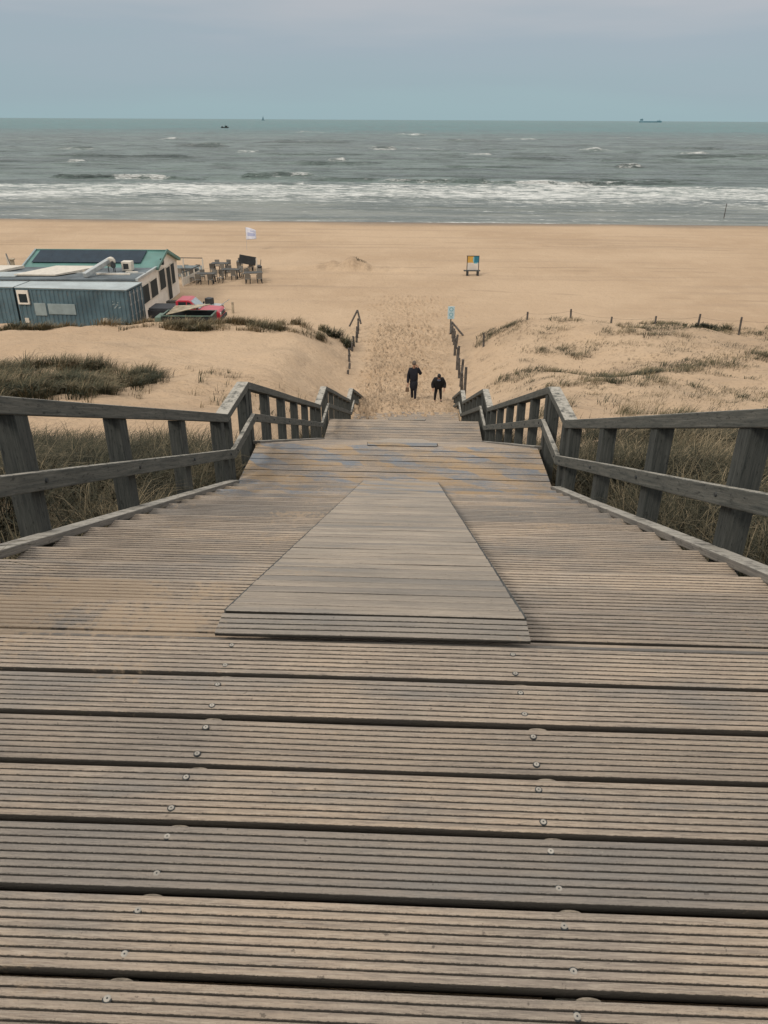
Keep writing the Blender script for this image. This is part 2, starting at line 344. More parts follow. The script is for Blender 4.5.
def ground(x, y):
    x = np.asarray(x, float); y = np.asarray(y, float)
    sh = fbm(x, x * 0 + 3, .13, 5, 2)            # crest line wanders
    ym = y
    yl = y + 1.2 * sh * smooth(28, 40, y) * (y < 56); yr = y + 1.6 * sh * smooth(28, 40, y) * (y < 56)
    m = lerp_tab(ym, MID); l = lerp_tab(yl, LFT); r = lerp_tab(yr, RGT)
    bw = 4.2 + 2.3 * smooth(18, 30, y)
    wl = smooth(-2.4, -bw, x); wr = smooth(2.3, bw, x)
    z = m * (1 - wl - wr) + l * wl + r * wr
    dune = smooth(2, 8, y) * (1 - smooth(49, 56, y))
    flank = np.clip(wl + wr, 0, 1)
    z = z + dune * flank * (.36 * fbm(x, y, .28, 1) + .17 * fbm(x, y, .9, 2, 3) + .05 * fbm(x, y, 2.6, 14, 2) + .22 * wr * fbm(x, y, .55, 12, 3))
    # grassy hump left, hollow behind it
    z = z + .2 * np.exp(-(((x + 13.5) / 5.0) ** 2 + ((y - 28.0) / 4.0) ** 2))
    z = z - .22 * np.exp(-(((x + 9) / 6.0) ** 2 + ((y - 38) / 3.5) ** 2))
    # dip of the right dune
    z = z - .45 * np.exp(-(((x - 8) / 5.0) ** 2 + ((y - 36.5) / 4.0) ** 2))
    # low wind blown hillock on the beach
    z = z + .55 * np.abs(fbm(x, y, 1.3, 19, 3)) * np.exp(-(((x + 5.2) / 4.6) ** 2 + ((y - 71.3) / 1.5) ** 2) ** 2) + .26 * np.exp(-(((x + 4.7) / 2.4) ** 2 + ((y - 71.3) / .9) ** 2)) + .32 * np.exp(-(((x + 6.8) / 2.2) ** 2 + ((y - 71.5) / 1.6) ** 2)) * (1 + .6 * fbm(x, y, 1.3, 9, 2)) + .28 * np.exp(-(((x + .7) / 1.6) ** 2 + ((y - 70.4) / .8) ** 2)) + .2 * np.exp(-(((x + 10.6) / 2.2) ** 2 + ((y - 72) / .9) ** 2))
    z = z + .03 * fbm(x, y, .8, 4, 3) * smooth(24, 30, y) * (1 - smooth(100, 108, y)) + .012 * fbm(x, y, 3.2, 17, 2) * smooth(24, 30, y) * (1 - smooth(60, 75, y)) + .05 * fbm(x, y, .12, 8, 2) * smooth(50, 60, y) * (1 - smooth(95, 105, y))
    return z
def axis(segs):
    out = [segs[0][0]]
    for a, b, d in segs:
        n = max(1, int(round((b - a) / d))); out += list(np.linspace(a, b, n + 1)[1:])
    return np.array(out)
gx = axis([(-1500, -300, 100), (-300, -90, 10), (-90, -40, 2), (-40, -24, .8), (-24, -4.2, .24), (-4.2, 4.2, .075), (4.2, 26, .24), (26, 44, .8), (44, 90, 2), (90, 300, 10), (300, 1500, 100)])
gy = axis([(-300, -20, 20), (-20, 20, .4), (20, 25.4, .25), (25.4, 46, .085), (46, 58, .16), (58, 80, .35), (80, 126, .6), (126, 145, 4), (145, 400, 50)])
GX, GY = np.meshgrid(gx, gy); GZ = ground(GX, GY)
# trodden sand: real dents, dense along the path between the stake fences
def dents(n, fx, fy, rmin, rmax, dep):
    for i in range(n):
        cx, cy = fx(), fy(); r = random.uniform(rmin, rmax); th = random.gauss(0, .35); dp = dep * random.uniform(.5, 1.2)
        i0, i1 = np.searchsorted(gx, [cx - 3 * r, cx + 3 * r]); j0, j1 = np.searchsorted(gy, [cy - 3 * r, cy + 3 * r])
        if i1 <= i0 or j1 <= j0: continue
        xx = GX[j0:j1, i0:i1] - cx; yy = GY[j0:j1, i0:i1] - cy
        u = xx * math.cos(th) + yy * math.sin(th); v = -xx * math.sin(th) + yy * math.cos(th)
        q = (u / (r * .6)) ** 2 + (v / r) ** 2
        GZ[j0:j1, i0:i1] += -dp * np.exp(-q * 1.6) + dp * .45 * np.exp(-((np.sqrt(q) - 1.5) / .4) ** 2)
def trk():
    return random.choice((random.gauss(-.2, .75), random.gauss(-1.7, .35), random.uniform(-2.6, 2.2)))
dents(5200, trk, lambda: random.uniform(27.5, 50), .09, .15, .115)
dents(1500, lambda: random.gauss(-.2, 1.6), lambda: random.uniform(45, 60), .12, .22, .075)
dents(900, lambda: random.gauss(-6.5, 2.4), lambda: random.gauss(27, 3.2), .10, .2, .06)
dents(700, lambda: random.uniform(-20, -3), lambda: random.uniform(28, 45), .10, .22, .04)
dents(500, lambda: random.uniform(3, 20), lambda: random.uniform(26, 45), .12, .25, .05)
ny, nx = GX.shape
idx = np.arange(ny * nx).reshape(ny, nx)
Q = np.stack([idx[:-1, :-1], idx[:-1, 1:], idx[1:, 1:], idx[1:, :-1]], -1).reshape(-1, 4)
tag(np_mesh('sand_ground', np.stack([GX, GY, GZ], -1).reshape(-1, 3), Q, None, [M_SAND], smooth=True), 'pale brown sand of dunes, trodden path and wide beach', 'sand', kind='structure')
def gz(x, y): return float(ground(np.array([x]), np.array([y]))[0])

# ------------------------------------------------------------------ sea
ys = [104.0]
while ys[-1] < 1400: ys.append(ys[-1] + max(.55, (ys[-1] ** 2) * .000030))
ys += [1600, 2000, 3000, 5000, 9000, 18000, 36000, 60000]
ys = np.array(ys); us = np.linspace(-1, 1, 640)
SU, SY = np.meshgrid(us, ys)
SX = SU * (45 + .62 * SY) - .03 * SY
SZ0 = -.42 - .12 * smooth(110, 130, SY)
amp = smooth(112, 220, SY) * (1 - smooth(900, 1400, SY))
wob = 6 * fbm(SX, SY, .02, 21, 2)
far_ = smooth(150, 420, SY)
chop = fbm(SX * .55, SY, .55, 51, 3)
SZ = SZ0 + amp * (.10 + .22 * far_) * (1 - np.abs(fbm(SX * .35, SY, .30, 52, 3)) * 2.2) + amp * .12 * chop + amp * 1.5 * (.16 * np.sin((SY + wob) * .42 + .3 * fbm(SX, SY, .05, 22, 2) * 6) + .13 * fbm(SX * .5, SY, .35, 23, 3) + .18 * fbm(SX * .35, SY, .12, 24, 2))
foam = np.zeros_like(SX)
# breakers: (x0, x1, y, height, foam on the crest)
BR = [(-84, -71, 191.5, 1.0, 0), (-71, -57, 192.5, 1.1, 1.2), (-57, -50, 193, .7, 0), (-41, -34.5, 199, .9, .15), (-34.5, -24.5, 201, 1.0, 1.3), (-24, -9, 194, .6, .2), (-8, 8, 188, .9, .55), (8, 16, 187, 1.0, 0), (16, 33, 186.5, .7, 1.1), (33, 47, 184, .9, .3), (40, 62, 190, .6, .1), (50, 70, 201, .6, 0),
      (-22, -10, 393, 1.3, 1.2), (-10, 25, 398, .9, .55), (30, 50, 402, .8, .2), (74, 90, 397, 1.3, 1.2), (-160, -140, 367, 1.3, .55), (-60, -20, 330, .8, .05), (20, 50, 300, .7, .05), (60, 110, 290, .8, .0), (-130, -80, 300, .8, .05), (-40, -12, 260, .7, .1), (95, 150, 330, .9, .1), (-75, -45, 250, .6, .0), (5, 30, 250, .7, .1), (-120, -95, 420, 1.2, .5), (120, 150, 430, 1.2, .4), (10, 60, 560, 1.3, .3), (-240, -200, 800, 1.5, .9), (-90, -40, 500, 1.1, .25), (-110, -104, 262, .8, .9), (-30, -24, 285, .8, .9), (60, 67, 255, .8, .9), (20, 30, 340, .9, .9), (-75, -66, 350, .9, .9), (110, 122, 360, .9, .9), (-170, -150, 560, 1.2, .9), (60, 85, 620, 1.3, .8), (-20, 10, 740, 1.4, .8), (150, 190, 700, 1.4, .8), (-130, -95, 900, 1.5, .9)]
for x0, x1, y, h, f in BR:
    xm = (x0 + x1) / 2; hw = (x1 - x0) / 2
    env = np.clip(1.25 * (1 - (np.abs(SX - xm) / (hw * 1.25)) ** 2.5), 0, 1)
    yc = y + .9 * np.sin(SX * .13 + y) + .5 * np.sin(SX * .41 + 2 * y)
    s = 1.0 + y * .0045
    dd = (SY - yc)
    SZ += h * 1.05 * env * np.where(dd < 0, np.exp(-(dd / (.55 * s)) ** 2), np.exp(-(dd / (2.4 * s)) ** 2))
    if f: foam += (.80 if y < 240 else 1.08) * f * env * (.75 + .7 * fbm(SX, SY, .5, int(abs(x0)) + 3, 3)) * np.where(dd < 0, np.exp(-(dd / (1.6 * s)) ** 2), np.exp(-(dd / (1.5 * s)) ** 2))
wsh = 5 * fbm(SX, SY * .2, .05, 31, 3)
t = SY + wsh
foam += .64 * smooth(143, 157, t) * (1 - smooth(176, 186, t)) * (.8 + .35 * fbm(SX * .4, SY, .15, 33, 3))
foam += .46 * smooth(134, 142, t) * (1 - smooth(148, 160, t)) * (.7 + .6 * fbm(SX * .4, SY, .2, 34, 3))
for yy, a in ((128, .34), (121, .26), (115.5, .32), (135, .40)):
    foam += a * np.exp(-((t - yy) / 1.1) ** 2) * (.55 + .6 * fbm(SX, SY, .08, int(yy), 2))
edge = SY + 1.2 * fbm(SX, SY * 0, .07, 41, 3)
foam += .55 * np.exp(-((edge - 111.3) / .55) ** 2)
foam += .10 * smooth(112, 118, SY) * (1 - smooth(186, 192, SY))
n1_, n2_ = SX.shape; idx = np.arange(n1_ * n2_).reshape(n1_, n2_)
Q = np.stack([idx[:-1, :-1], idx[:-1, 1:], idx[1:, 1:], idx[1:, :-1]], -1).reshape(-1, 4)
tag(np_mesh('sea_water', np.stack([SX, SY, SZ], -1).reshape(-1, 3), Q, None, [M_SEA], {'foam': ('POINT', foam.ravel())}, True), 'grey green sea with rows of small breakers and foam', 'sea', kind='structure')

# ------------------------------------------------------------------ stairway
stair = empty('wooden_stairway', (0, 0, 0), 0, 'long weathered timber stairway of ribbed boards leading down to the beach', 'stairway')
class Boards:
    def __init__(s): s.V = []; s.Q = []; s.T = []; s.Gr = []; s.n = 0
    def board(s, x0, x1, y0, y1, z, thick=.032, ribs=8, tilt=0, nxs=9, depth=.0075, tint=None, sag=.0012):
        if tint is None: tint = min(1.16, max(.86, random.gauss(1.0, .065)))
        prof = []; gm = []
        if ribs:
            p = (y1 - y0) / ribs; gw = p * .20
            for i in range(ribs):
                a = y0 + i * p + (gw / 2 if i else .0015); b_ = y0 + (i + 1) * p - (gw / 2 if i < ribs - 1 else .0015)
                if i: prof += [(a - gw * .15, -depth)]; gm.append(1)
                prof += [(a, -.0020), (a + .0028, 0), ((a + b_) / 2, .0004), (b_ - .0028, 0), (b_, -.0020)]; gm += [.68, .30, .05, .30, .68]
                if i < ribs - 1: prof += [(b_ + gw * .15, -depth)]; gm.append(1)
        else:
            prof = [(y0 + .001, -.004), (y0 + .006, -.001), ((y0 * .66 + y1 * .34), 0), ((y0 * .33 + y1 * .67), 0), (y1 - .006, -.001), (y1 - .001, -.004)]; gm = [.7, .25, 0, 0, .25, .7]
        prof += [(y1 - .0012, -.0045), (y1 - .001, -thick), (y0 + .001, -thick), (y0 + .0012, -.0045)]; gm += [1.3, 1.6, 1.6, 1.3]
        k = len(prof); xs = np.linspace(x0, x1, nxs + 1)
        ph = random.uniform(0, 50); yaw = random.gauss(0, .0006)
        base = s.n
        for xi, x in enumerate(xs):
            dz = sag * (math.sin(x * 2.1 + ph) + .6 * math.sin(x * 5.3 + ph * 2)); dy = .0012 * math.sin(x * 3.1 + ph * 3) + yaw * x
            ym = (y0 + y1) / 2
            for (py, pz), g_ in zip(prof, gm): s.V.append((x, py + dy, z + pz + dz + tilt * (py - ym))); s.Gr.append(g_)
        s.n += k * len(xs)
        for xi in range(len(xs) - 1):
            for j in range(k):
                j2 = (j + 1) % k
                s.Q.append((base + xi * k + j, base + xi * k + j2, base + (xi + 1) * k + j2, base + (xi + 1) * k + j))
                s.T.append(tint)
        # end caps as fans of quads are skipped for the grooved profile: a plain cap
        for xi, flip in ((0, 0), (len(xs) - 1, 1)):
            b0 = base + xi * k
            for j in range(0, k - 3):
                s.Q.append((b0 + k - 1, b0 + j, b0 + j + 1, b0 + k - 1)) if False else None
            c = [b0 + k - 1, b0 + k - 4, b0 + k - 3, b0 + k - 2]
            s.Q.append(tuple(c)); s.T.append(tint * .7)
    def build(s, name, mat, parent):
        return np_mesh(name, np.array(s.V), np.array(s.Q), None, [mat], {'tint': ('FACE', s.T), 'groove': ('POINT', s.Gr)}, False, parent)
HW = 2.02; XO = -.08
def landing(y0, y1, z, name='landing'):
    B = Boards(); n = int(round((y1 - y0) / .197)); p = (y1 - y0) / n
    for i in range(n):
        B.board(XO - HW, XO + HW, y0 + i * p + .0095, y0 + (i + 1) * p - .0095, z + random.gauss(0, .0012), nxs=16)
    o = B.build(name, M_DECK, stair)
    return o, p, n
top, P0, N0 = landing(2.157 - 26 * .197, 2.157, Z0)
# screws down the two joists seen in the near boards, with the sand pads between board and joist
M_PAD = paint('sandy_spacer_wood', (.20, .165, .125), .9, .35, 0, 60)
sm = MB(); sm.tube((0, 0, -.004), (0, 0, .0016), .0085, .0075, 12); sm.tube((0, 0, .0016), (0, 0, .0021), .0022, .002, 6, 1); sm.tube((0, 0, -.004), (0, 0, .0004), .0102, .0102, 14, 1)
screw0 = sm.build('screw', [M_SCREW, M_DARK], top)
pads = MB(); first = True
for i in range(17, 26):
    yb = 2.157 - 26 * .197 + i * P0
    for xj in (-.472, .484):
        for fr in (.24, .76):
            if random.random() < .06: continue
            o = screw0 if first else screw0.copy()
            if not first: COL.objects.link(o)
            first = False
            o.location = (xj + random.gauss(0, .006), yb + P0 * fr + random.gauss(0, .003), Z0 - .0005)
        # rounded spacer standing in the gap
        cx = xj + random.gauss(.02, .01); cy = yb; n = 9; a = []
        for q in range(n): a.append((cx + .027 * math.cos(math.pi * q / (n - 1)), cy - .0092 + .0095 * math.sin(math.pi * q / (n - 1))))
        pads = MB(); pads.add([(x, y, Z0 - .009) for x, y in a] + [(x, y, Z0 - .034) for x, y in a], [tuple(range(n))] + [(q, q + 1, n + q + 1, n + q) for q in range(n - 1)])
        pads.build('spacer', M_PAD, top)
def flight(f, z, nsteps, RISE=RISE2):
    for i in range(nsteps):
        B = Boards(); y0 = f[0] + i * STEP; zz = z - (i + 1) * RISE
        tn = random.gauss(.97, .09)
        B.board(XO - HW + .02, XO + HW - .02, y0 - .02, y0 + .185, zz, tint=tn + random.gauss(0, .04))
        B.board(XO - HW + .02, XO + HW - .02, y0 + .195, y0 + STEP, zz, tint=tn + random.gauss(0, .04))
        # closing board behind the open riser
        B.board(XO - HW + .04, XO + HW - .04, y0 - .012 + .0, y0 + .008, zz + RISE - .034, thick=RISE - .036, ribs=0, nxs=2, tint=.35)
        B.build('step', M_DECK, stair)
flight(F1, Z0, 17, RISE); landing(9.0, 10.33, Z1); flight(F2, Z1, 20); landing(18.33, 19.83, Z2); flight(F3, Z2, 19); landing(27.43, 28.8, Z3); flight(F4, Z3, 14)
# joists and stringers below
for f, z, n in ((F1, Z0, 17), (F2, Z1, 20), (F3, Z2, 19)):
    for xs_ in (-1.9, -.472, .484, 1.9):
        m = MB(); m.beam((xs_, f[0] - .1, z - .33), (xs_, f[1] + .1, z - .33 - n * RISE), .06, .2); m.build('stringer', M_POST, stair)
m = MB()
for xs_ in (-1.95, -.472, .484, 1.95): m.box((xs_, -.4, Z0 - .12), (.07, 5.1, .15))
m.build('joist', M_POST, stair)
# bike ramps laid over the middle of each flight
def ramp(f, z, nsteps, w, RISE=RISE, name='ramp'):
    B = Boards(); sl = RISE / STEP; th = .034
    x0, x1 = -w / 2, w / 2
    # narrow raised ribbed front board on the landing
    B.board(x0, x1, f[0] - .035, f[0] + .088, z + .013, thick=.013, ribs=4, nxs=6, depth=.008, tint=.9)
    L_ = f[1] - f[0] + .10; ya = f[0] + .122; n = int(L_ / .108); p = L_ / n
    for i in range(n):
        a = ya + i * p; c = a + p / 2; zz = z + .006 - sl * (c - f[0] - .10); tw = 1 - .13 * i / n
        B.board(x0 * tw + random.gauss(0, .0012), x1 * tw + random.gauss(0, .0012), a + .002, a + p - .002, zz, thick=th, ribs=0, tilt=-sl, nxs=7, sag=.0012, tint=random.gauss(1.0, .06))
    o = B.build(name, M_RAMP, stair)
    m = MB()
    for sg in (-1, 1):
        m.beam((sg * (w / 2 - .01), ya + .03, z - .06), (sg * (w / 2 * .87 - .01), f[1] + .03, z - .06 - sl * (f[1] - ya)), .05, .07)
    m.build('ramp_edge', M_DWOOD, o)
ramp(F1, Z0, 17, 1.09); ramp(F2, Z1, 20, 1.0, RISE2); ramp(F3, Z2, 19, 1.0, RISE2)

# ------------------------------------------------------------------ railings
XP = 2.16; RT = .915
def railing(side, label):
    r = empty('wooden_railing', ((XO + side * XP), 0, gz((XO + side * XP), 0)), 0, label, 'railing')
    off = Vector(r.location)
    def P(x, y, z): return Vector((x, y, z)) - off
    def strip(x, w, a, b, zt, h, name, mat, ga=.002, bev=.008):
        (ya, za), (yb, zb) = a, b
        s_ = (zb - za) / (yb - ya); ya += ga; yb -= ga; za += s_ * ga; zb -= s_ * ga
        m = MB(); vs = []
        nseg = max(1, int((yb - ya) / .5))
        for i in range(nseg + 1):
            t = i / nseg; y = ya + (yb - ya) * t; z = za + (zb - za) * t + zt
            wob = 0.004 * math.sin(y * 1.3 + side * 2 + zt * 7)
            for dx, dz in ((-w / 2, 0), (w / 2, 0), (w / 2, -h), (-w / 2, -h)): vs.append(P(x + dx + wob, y, z + dz + wob * .5))
        fs = [(0, 1, 2, 3)] + [(i * 4 + j, i * 4 + (j + 1) % 4, i * 4 + 4 + (j + 1) % 4, i * 4 + 4 + j) for i in range(nseg) for j in range(4)] + [tuple(nseg * 4 + q for q in (3, 2, 1, 0))]
        mw = Matrix.Translation(P(x, ya, za)) @ Matrix.Rotation(math.atan(s_), 4, 'X'); mi_ = mw.inverted()
        m.add([mi_ @ q for q in vs], fs); o_ = m.build(name, mat, r, bev); o_.matrix_local = mw; return o_
    for i in range(len(PROFILE) - 1):
        a, b = PROFILE[i], PROFILE[i + 1]
        strip((XO + side * XP), .165, a, b, RT, .095 if i % 2 == 0 else .11, 'top_rail', M_RAIL)
        strip(XO + side * (XP - .105), .062, a, b, RT - .47, .125, 'mid_rail', M_RAIL)
        if i % 2 == 1 and i < 5: strip(XO + side * 2.045, .125, (a[0] + .05, a[1]), (b[0] - .12, b[1] + .06), .012, .055, 'kerb_board', M_KERB)
    def zat(y): return float(np.interp(y, [q[0] for q in PROFILE], [q[1] for q in PROFILE]))
    yy = [-2.6, -1.3, -.3, 1.2, 2.7, 4.2, 5.73, 7.24, 8.75, 9.12, 10.2, 10.45, 11.75, 13.2, 14.65, 16.1, 17.5, 18.45, 19.7, 20.1, 21.5, 22.9, 24.3, 25.7, 27.1, 27.6, 28.7, 29.2, 30.6, 32.0, 33.3]
    for y in yy:
        z = zat(y); s_ = -.38 if any(f[0] < y < f[1] for f in (F1, F2, F3, F4)) else 0
        w_, d_ = .135, .15; tp = z + RT - .11
        lean = random.gauss(0, .006)
        m = MB(); vs = []
        zb = min(gz((XO + side * XP), y), z) - .45
        for zz, tt in ((zb, 0), (tp, 1)):
            for dx, dy in ((-w_ / 2, -d_ / 2), (w_ / 2, -d_ / 2), (w_ / 2, d_ / 2), (-w_ / 2, d_ / 2)):
                vs.append(P((XO + side * XP) + dx + lean * tt, y + dy, zz + (s_ * dy if tt else 0)))
        m.add(vs, [(3, 2, 1, 0), (4, 5, 6, 7)] + [(j, (j + 1) % 4, 4 + (j + 1) % 4, 4 + j) for j in range(4)])
        pm_ = m.build('post', M_POST, r, .007)
        if y < 18:
            q = MB(); xb = XO + side * (XP - .137); q.tube(P(xb, y, z + RT - .53), P(xb - side * .012, y, z + RT - .53), .016, .014, 10); q.build('bolt', M_DARK, pm_)
    return r
railing(-1, 'weathered timber railing down the stairs on the side nearer the blue container building')
railing(1, 'weathered timber railing down the stairs on the side nearer the wire fenced dune')

# ------------------------------------------------------------------ grass
def blades(base, h, lean_dir, lean, width, tint, name, mat, label, cat):
    n = len(base); base = np.asarray(base)
    dx, dy = np.cos(lean_dir), np.sin(lean_dir)
    px, py = -dy, dx
    fr = [(0, 0, 1.0), (.42, .16, .85), (.78, .55, .55), (1.0, 1.0, 0)]
    V = []
    for i, (t, b_, w_) in enumerate(fr):
        zz = base[:, 2] + h * t * np.sqrt(np.clip(1 - (lean * b_) ** 2 * .5, .15, 1)) - (.04 if i == 0 else 0)
        cx = base[:, 0] + dx * h * lean * b_; cy = base[:, 1] + dy * h * lean * b_
        if w_ > 0:
            V += [np.stack([cx - px * width * w_ / 2, cy - py * width * w_ / 2, zz], -1), np.stack([cx + px * width * w_ / 2, cy + py * width * w_ / 2, zz], -1)]
        else: V.append(np.stack([cx, cy, zz], -1))
    V = np.stack(V, 1).reshape(-1, 3); o = (np.arange(n) * 7)[:, None]
    q = np.concatenate([o + np.array([[0, 1, 3, 2]]), o + np.array([[2, 3, 5, 4]])]); t3 = o + np.array([[4, 5, 6]])
    T = np.repeat(tint, 7)
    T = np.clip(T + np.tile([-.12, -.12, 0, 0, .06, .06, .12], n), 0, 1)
    return tag(np_mesh(name, V, q, t3, [mat], {'tint': ('POINT', T)}), label, cat, kind='stuff')
def tuft_field(centers, per, spread, hmin, hmax, wind=(.3, .25), width=.012, tmean=.5, tsd=.2, leanm=.65):
    C_ = np.asarray(centers); n = len(C_)
    per_ = rng.integers(int(per * .6), int(per * 1.4) + 1, n); ii = np.repeat(np.arange(n), per_); N = len(ii)
    sp = spread * rng.uniform(.5, 1.3, n)
    a = rng.uniform(0, 2 * np.pi, N); rr = sp[ii] * np.sqrt(rng.uniform(0, 1, N))
    x = C_[ii, 0] + rr * np.cos(a); y = C_[ii, 1] + rr * np.sin(a)
    z = ground(x, y)
    th = rng.uniform(hmin, hmax, n); h = th[ii] * rng.uniform(.45, 1.15, N)
    ldx = np.cos(a) * rr / spread + wind[0] + rng.normal(0, .35, N); ldy = np.sin(a) * rr / spread + wind[1] + rng.normal(0, .35, N)
    pt = np.array([mnoise.noise((a_ * .8, b_ * .8, 3.1)) for a_, b_ in C_])
    tt = np.clip((rng.normal(tmean, tsd, n) + .75 * pt)[ii] + rng.normal(0, .16, N), 0, 1)
    return np.stack([x, y, z], -1), h, np.arctan2(ldy, ldx), np.clip(rng.normal(leanm, .25, N), .05, 1.1), width * rng.uniform(.6, 1.4, N), tt
def cat_(*a): return [np.concatenate(q) for q in zip(*a)]
def scatter(n, xr, yr, dens=None):
    out_ = []
    while len(out_) < n:
        x, y = random.uniform(*xr), random.uniform(*yr)
        if dens is None or random.random() < dens(x, y): out_.append((x, y))
    return out_
def nz2(x, y, f, s): return mnoise.noise((x * f + s, y * f - s, s * 1.7))
# close banks beside the first two flights
near = lambda x, y: .35 + 1.2 * max(0, nz2(x, y, .55, 3.3) + .25)
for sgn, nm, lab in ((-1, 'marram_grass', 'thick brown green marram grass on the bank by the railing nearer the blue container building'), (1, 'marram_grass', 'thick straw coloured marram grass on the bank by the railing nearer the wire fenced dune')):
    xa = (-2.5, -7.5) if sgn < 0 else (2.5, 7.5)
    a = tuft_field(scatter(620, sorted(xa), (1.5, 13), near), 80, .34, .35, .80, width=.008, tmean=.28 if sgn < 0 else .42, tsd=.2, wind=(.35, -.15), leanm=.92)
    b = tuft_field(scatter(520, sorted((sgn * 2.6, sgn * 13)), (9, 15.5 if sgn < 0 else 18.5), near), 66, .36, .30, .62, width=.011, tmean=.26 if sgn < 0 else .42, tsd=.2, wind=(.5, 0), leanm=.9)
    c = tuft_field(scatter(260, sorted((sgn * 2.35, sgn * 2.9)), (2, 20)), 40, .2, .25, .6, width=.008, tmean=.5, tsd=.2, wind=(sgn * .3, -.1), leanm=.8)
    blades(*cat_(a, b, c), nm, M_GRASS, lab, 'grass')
# dark patch of grass on the hump left
def humpd(x, y):
    d = max(0, 1.1 - ((x + 15.0) / 6.2) ** 2 - ((y - 26.2) / 4.2) ** 2) + max(0, .8 - ((x + 10.7) / 1.3) ** 2 - ((y - 28.4) / 1.4) ** 2)
    return min(1, d * 2.2) * (.15 + max(0, nz2(x, y, .5, 8.1) + .3) * 1.6)
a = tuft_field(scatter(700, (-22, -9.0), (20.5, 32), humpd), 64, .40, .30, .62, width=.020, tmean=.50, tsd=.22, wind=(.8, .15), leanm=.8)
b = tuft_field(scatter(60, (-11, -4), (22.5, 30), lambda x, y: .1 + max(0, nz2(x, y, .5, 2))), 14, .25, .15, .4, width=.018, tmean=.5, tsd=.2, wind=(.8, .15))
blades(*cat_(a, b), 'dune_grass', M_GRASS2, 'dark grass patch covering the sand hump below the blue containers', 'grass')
# crest grass in front of containers, pickup and trailer
def ridged(x, y):
    r_ = 0
    for (x0, x1, s_) in ((-22.6, -19.2, .6), (-17.2, -14.6, .7), (-14.6, -9.6, 1.0), (-9.6, -4.8, .7)):
        if x0 < x < x1: r_ = s_
    return r_ * (.10 + 1.8 * max(0, nz2(x, y * 1.3, .62, 5.5) + .06))
a = tuft_field(scatter(330, (-23, -4.3), (41.2, 46.2), ridged), 52, .42, .18, .55, width=.028, tmean=.72, tsd=.2, wind=(.9, .1))
b = tuft_field([(-5.4, 46.2), (-5.1, 45.4), (-4.6, 44.6), (-4.3, 45.0), (-3.75, 44.2), (-3.6, 43.6)] * 3, 40, .3, .35, .6, width=.036, tmean=.3, tsd=.12, wind=(.9, .1))
c = tuft_field([(-4.7 + random.gauss(0, .35), 71.2 + random.gauss(0, .15)) for _ in range(6)], 12, .25, .06, .14, width=.035, tmean=.6)  # tufts added to stand for the dark shading of the beach hillock
blades(*cat_(a, b), 'dune_grass', M_GRASS2, 'straw and olive grass tufts along the crest in front of the pickup and trailer', 'grass')
blades(*c, 'dune_grass', M_GRASS2, 'few short dark tufts added as shading on the low hillock out on the open beach', 'grass')
# sparse grass of the right dune
def rdune(x, y):
    v = nz2(x * .6, y * 1.6, .35, 6.6); cr = math.exp(-((y - 43.6 - .8 * math.sin(x * .4)) / 1.5) ** 2)
    st_ = math.exp(-((y - (31 + .52 * (x - 5))) / .8) ** 2) * (x > 7)
    return min(1, max(0, v - .12) * 1.1 + .6 * cr * max(0, nz2(x, y, .5, 4) + .3) + .55 * st_)
a = tuft_field(scatter(520, (3.8, 24), (26, 46), rdune), 34, .42, .08, .34, width=.020, tmean=.55, tsd=.22, wind=(1.0, .1), leanm=.9)
c = tuft_field(scatter(1100, (3.8, 26), (24, 46), lambda x, y: .06 + max(0, nz2(x * .7, y * 1.5, .4, 21))), 12, .4, .05, .20, width=.016, tmean=.55, tsd=.25, wind=(1.0, .1), leanm=.9)
b = tuft_field(scatter(130, (4, 20), (19.0, 26), lambda x, y: .2 + max(0, nz2(x, y, .5, 14))), 34, .34, .2, .55, width=.014, tmean=.65, tsd=.2, wind=(1.0, .1), leanm=.85)
a = cat_(a, c)
blades(*cat_(a, b), 'dune_grass', M_GRASS2, 'sparse grass tufts scattered over the wire fenced dune', 'grass')

# ------------------------------------------------------------------ stake fences
def fence(name, pts, hts, label, rad=.055, braces=(), wire=None, rope_h=.8):
    f = empty(name, (pts[0][0], pts[0][1], gz(*pts[0])), 0, label, 'fence'); off = Vector(f.location); tops = []
    for (x, y), h in zip(pts, hts):
        z = gz(x, y); lx, ly = random.gauss(0, .05), random.gauss(0, .05)
        m = MB(); m.tube(Vector((x, y, z - .3)) - off, Vector((x + lx, y + ly, z + h)) - off, rad * random.uniform(.9, 1.15), rad * .9, 9); m.build('post', M_STAKE, f)
        tops.append(Vector((x + lx, y + ly, z + h * rope_h)) - off)
    for p, q in braces:
        m = MB(); m.tube(Vector(p) - off, Vector(q) - off, rad * .85, n=8); m.build('brace', M_STAKE, f)
    if wire:
        m = MB()
        for a, b_ in zip(tops[:-1], tops[1:]):
            if (a - b_).length > 9: continue
            pts_ = [a.lerp(b_, t / 5) + Vector((0, 0, -.1 * (1 - (2 * t / 5 - 1) ** 2))) for t in range(6)]
            for u, v in zip(pts_[:-1], pts_[1:]): m.tube(u, v, wire, n=5)
        m.build('wire', M_STAKE, f)
    return f
ly = [38.8, 39.9, 41.0, 42.1, 43.3, 44.4, 45.5, 46.7, 47.9, 48.9]
lp = [(-3.30 + .06 * math.sin(y), y) for y in ly]
z_ = gz(-3.25, 49.3)
fence('stake_fence', lp, [.2, .3, .4, .45, .5, .6, .65, .7, .75, .75], 'short row of dark stakes with a slanted brace beside the path on the pavilion side', .065, [((-3.2, 48.9, z_ + .4), (-3.45, 49.4, z_ + 1.15)), ((-3.45, 49.4, z_ + 1.15), (-3.95, 49.0, z_ + .2))], .012)
ry = [34.9, 36.2, 37.6, 39.0, 40.4, 41.8, 43.2, 44.6, 45.6, 46.4, 47.2]
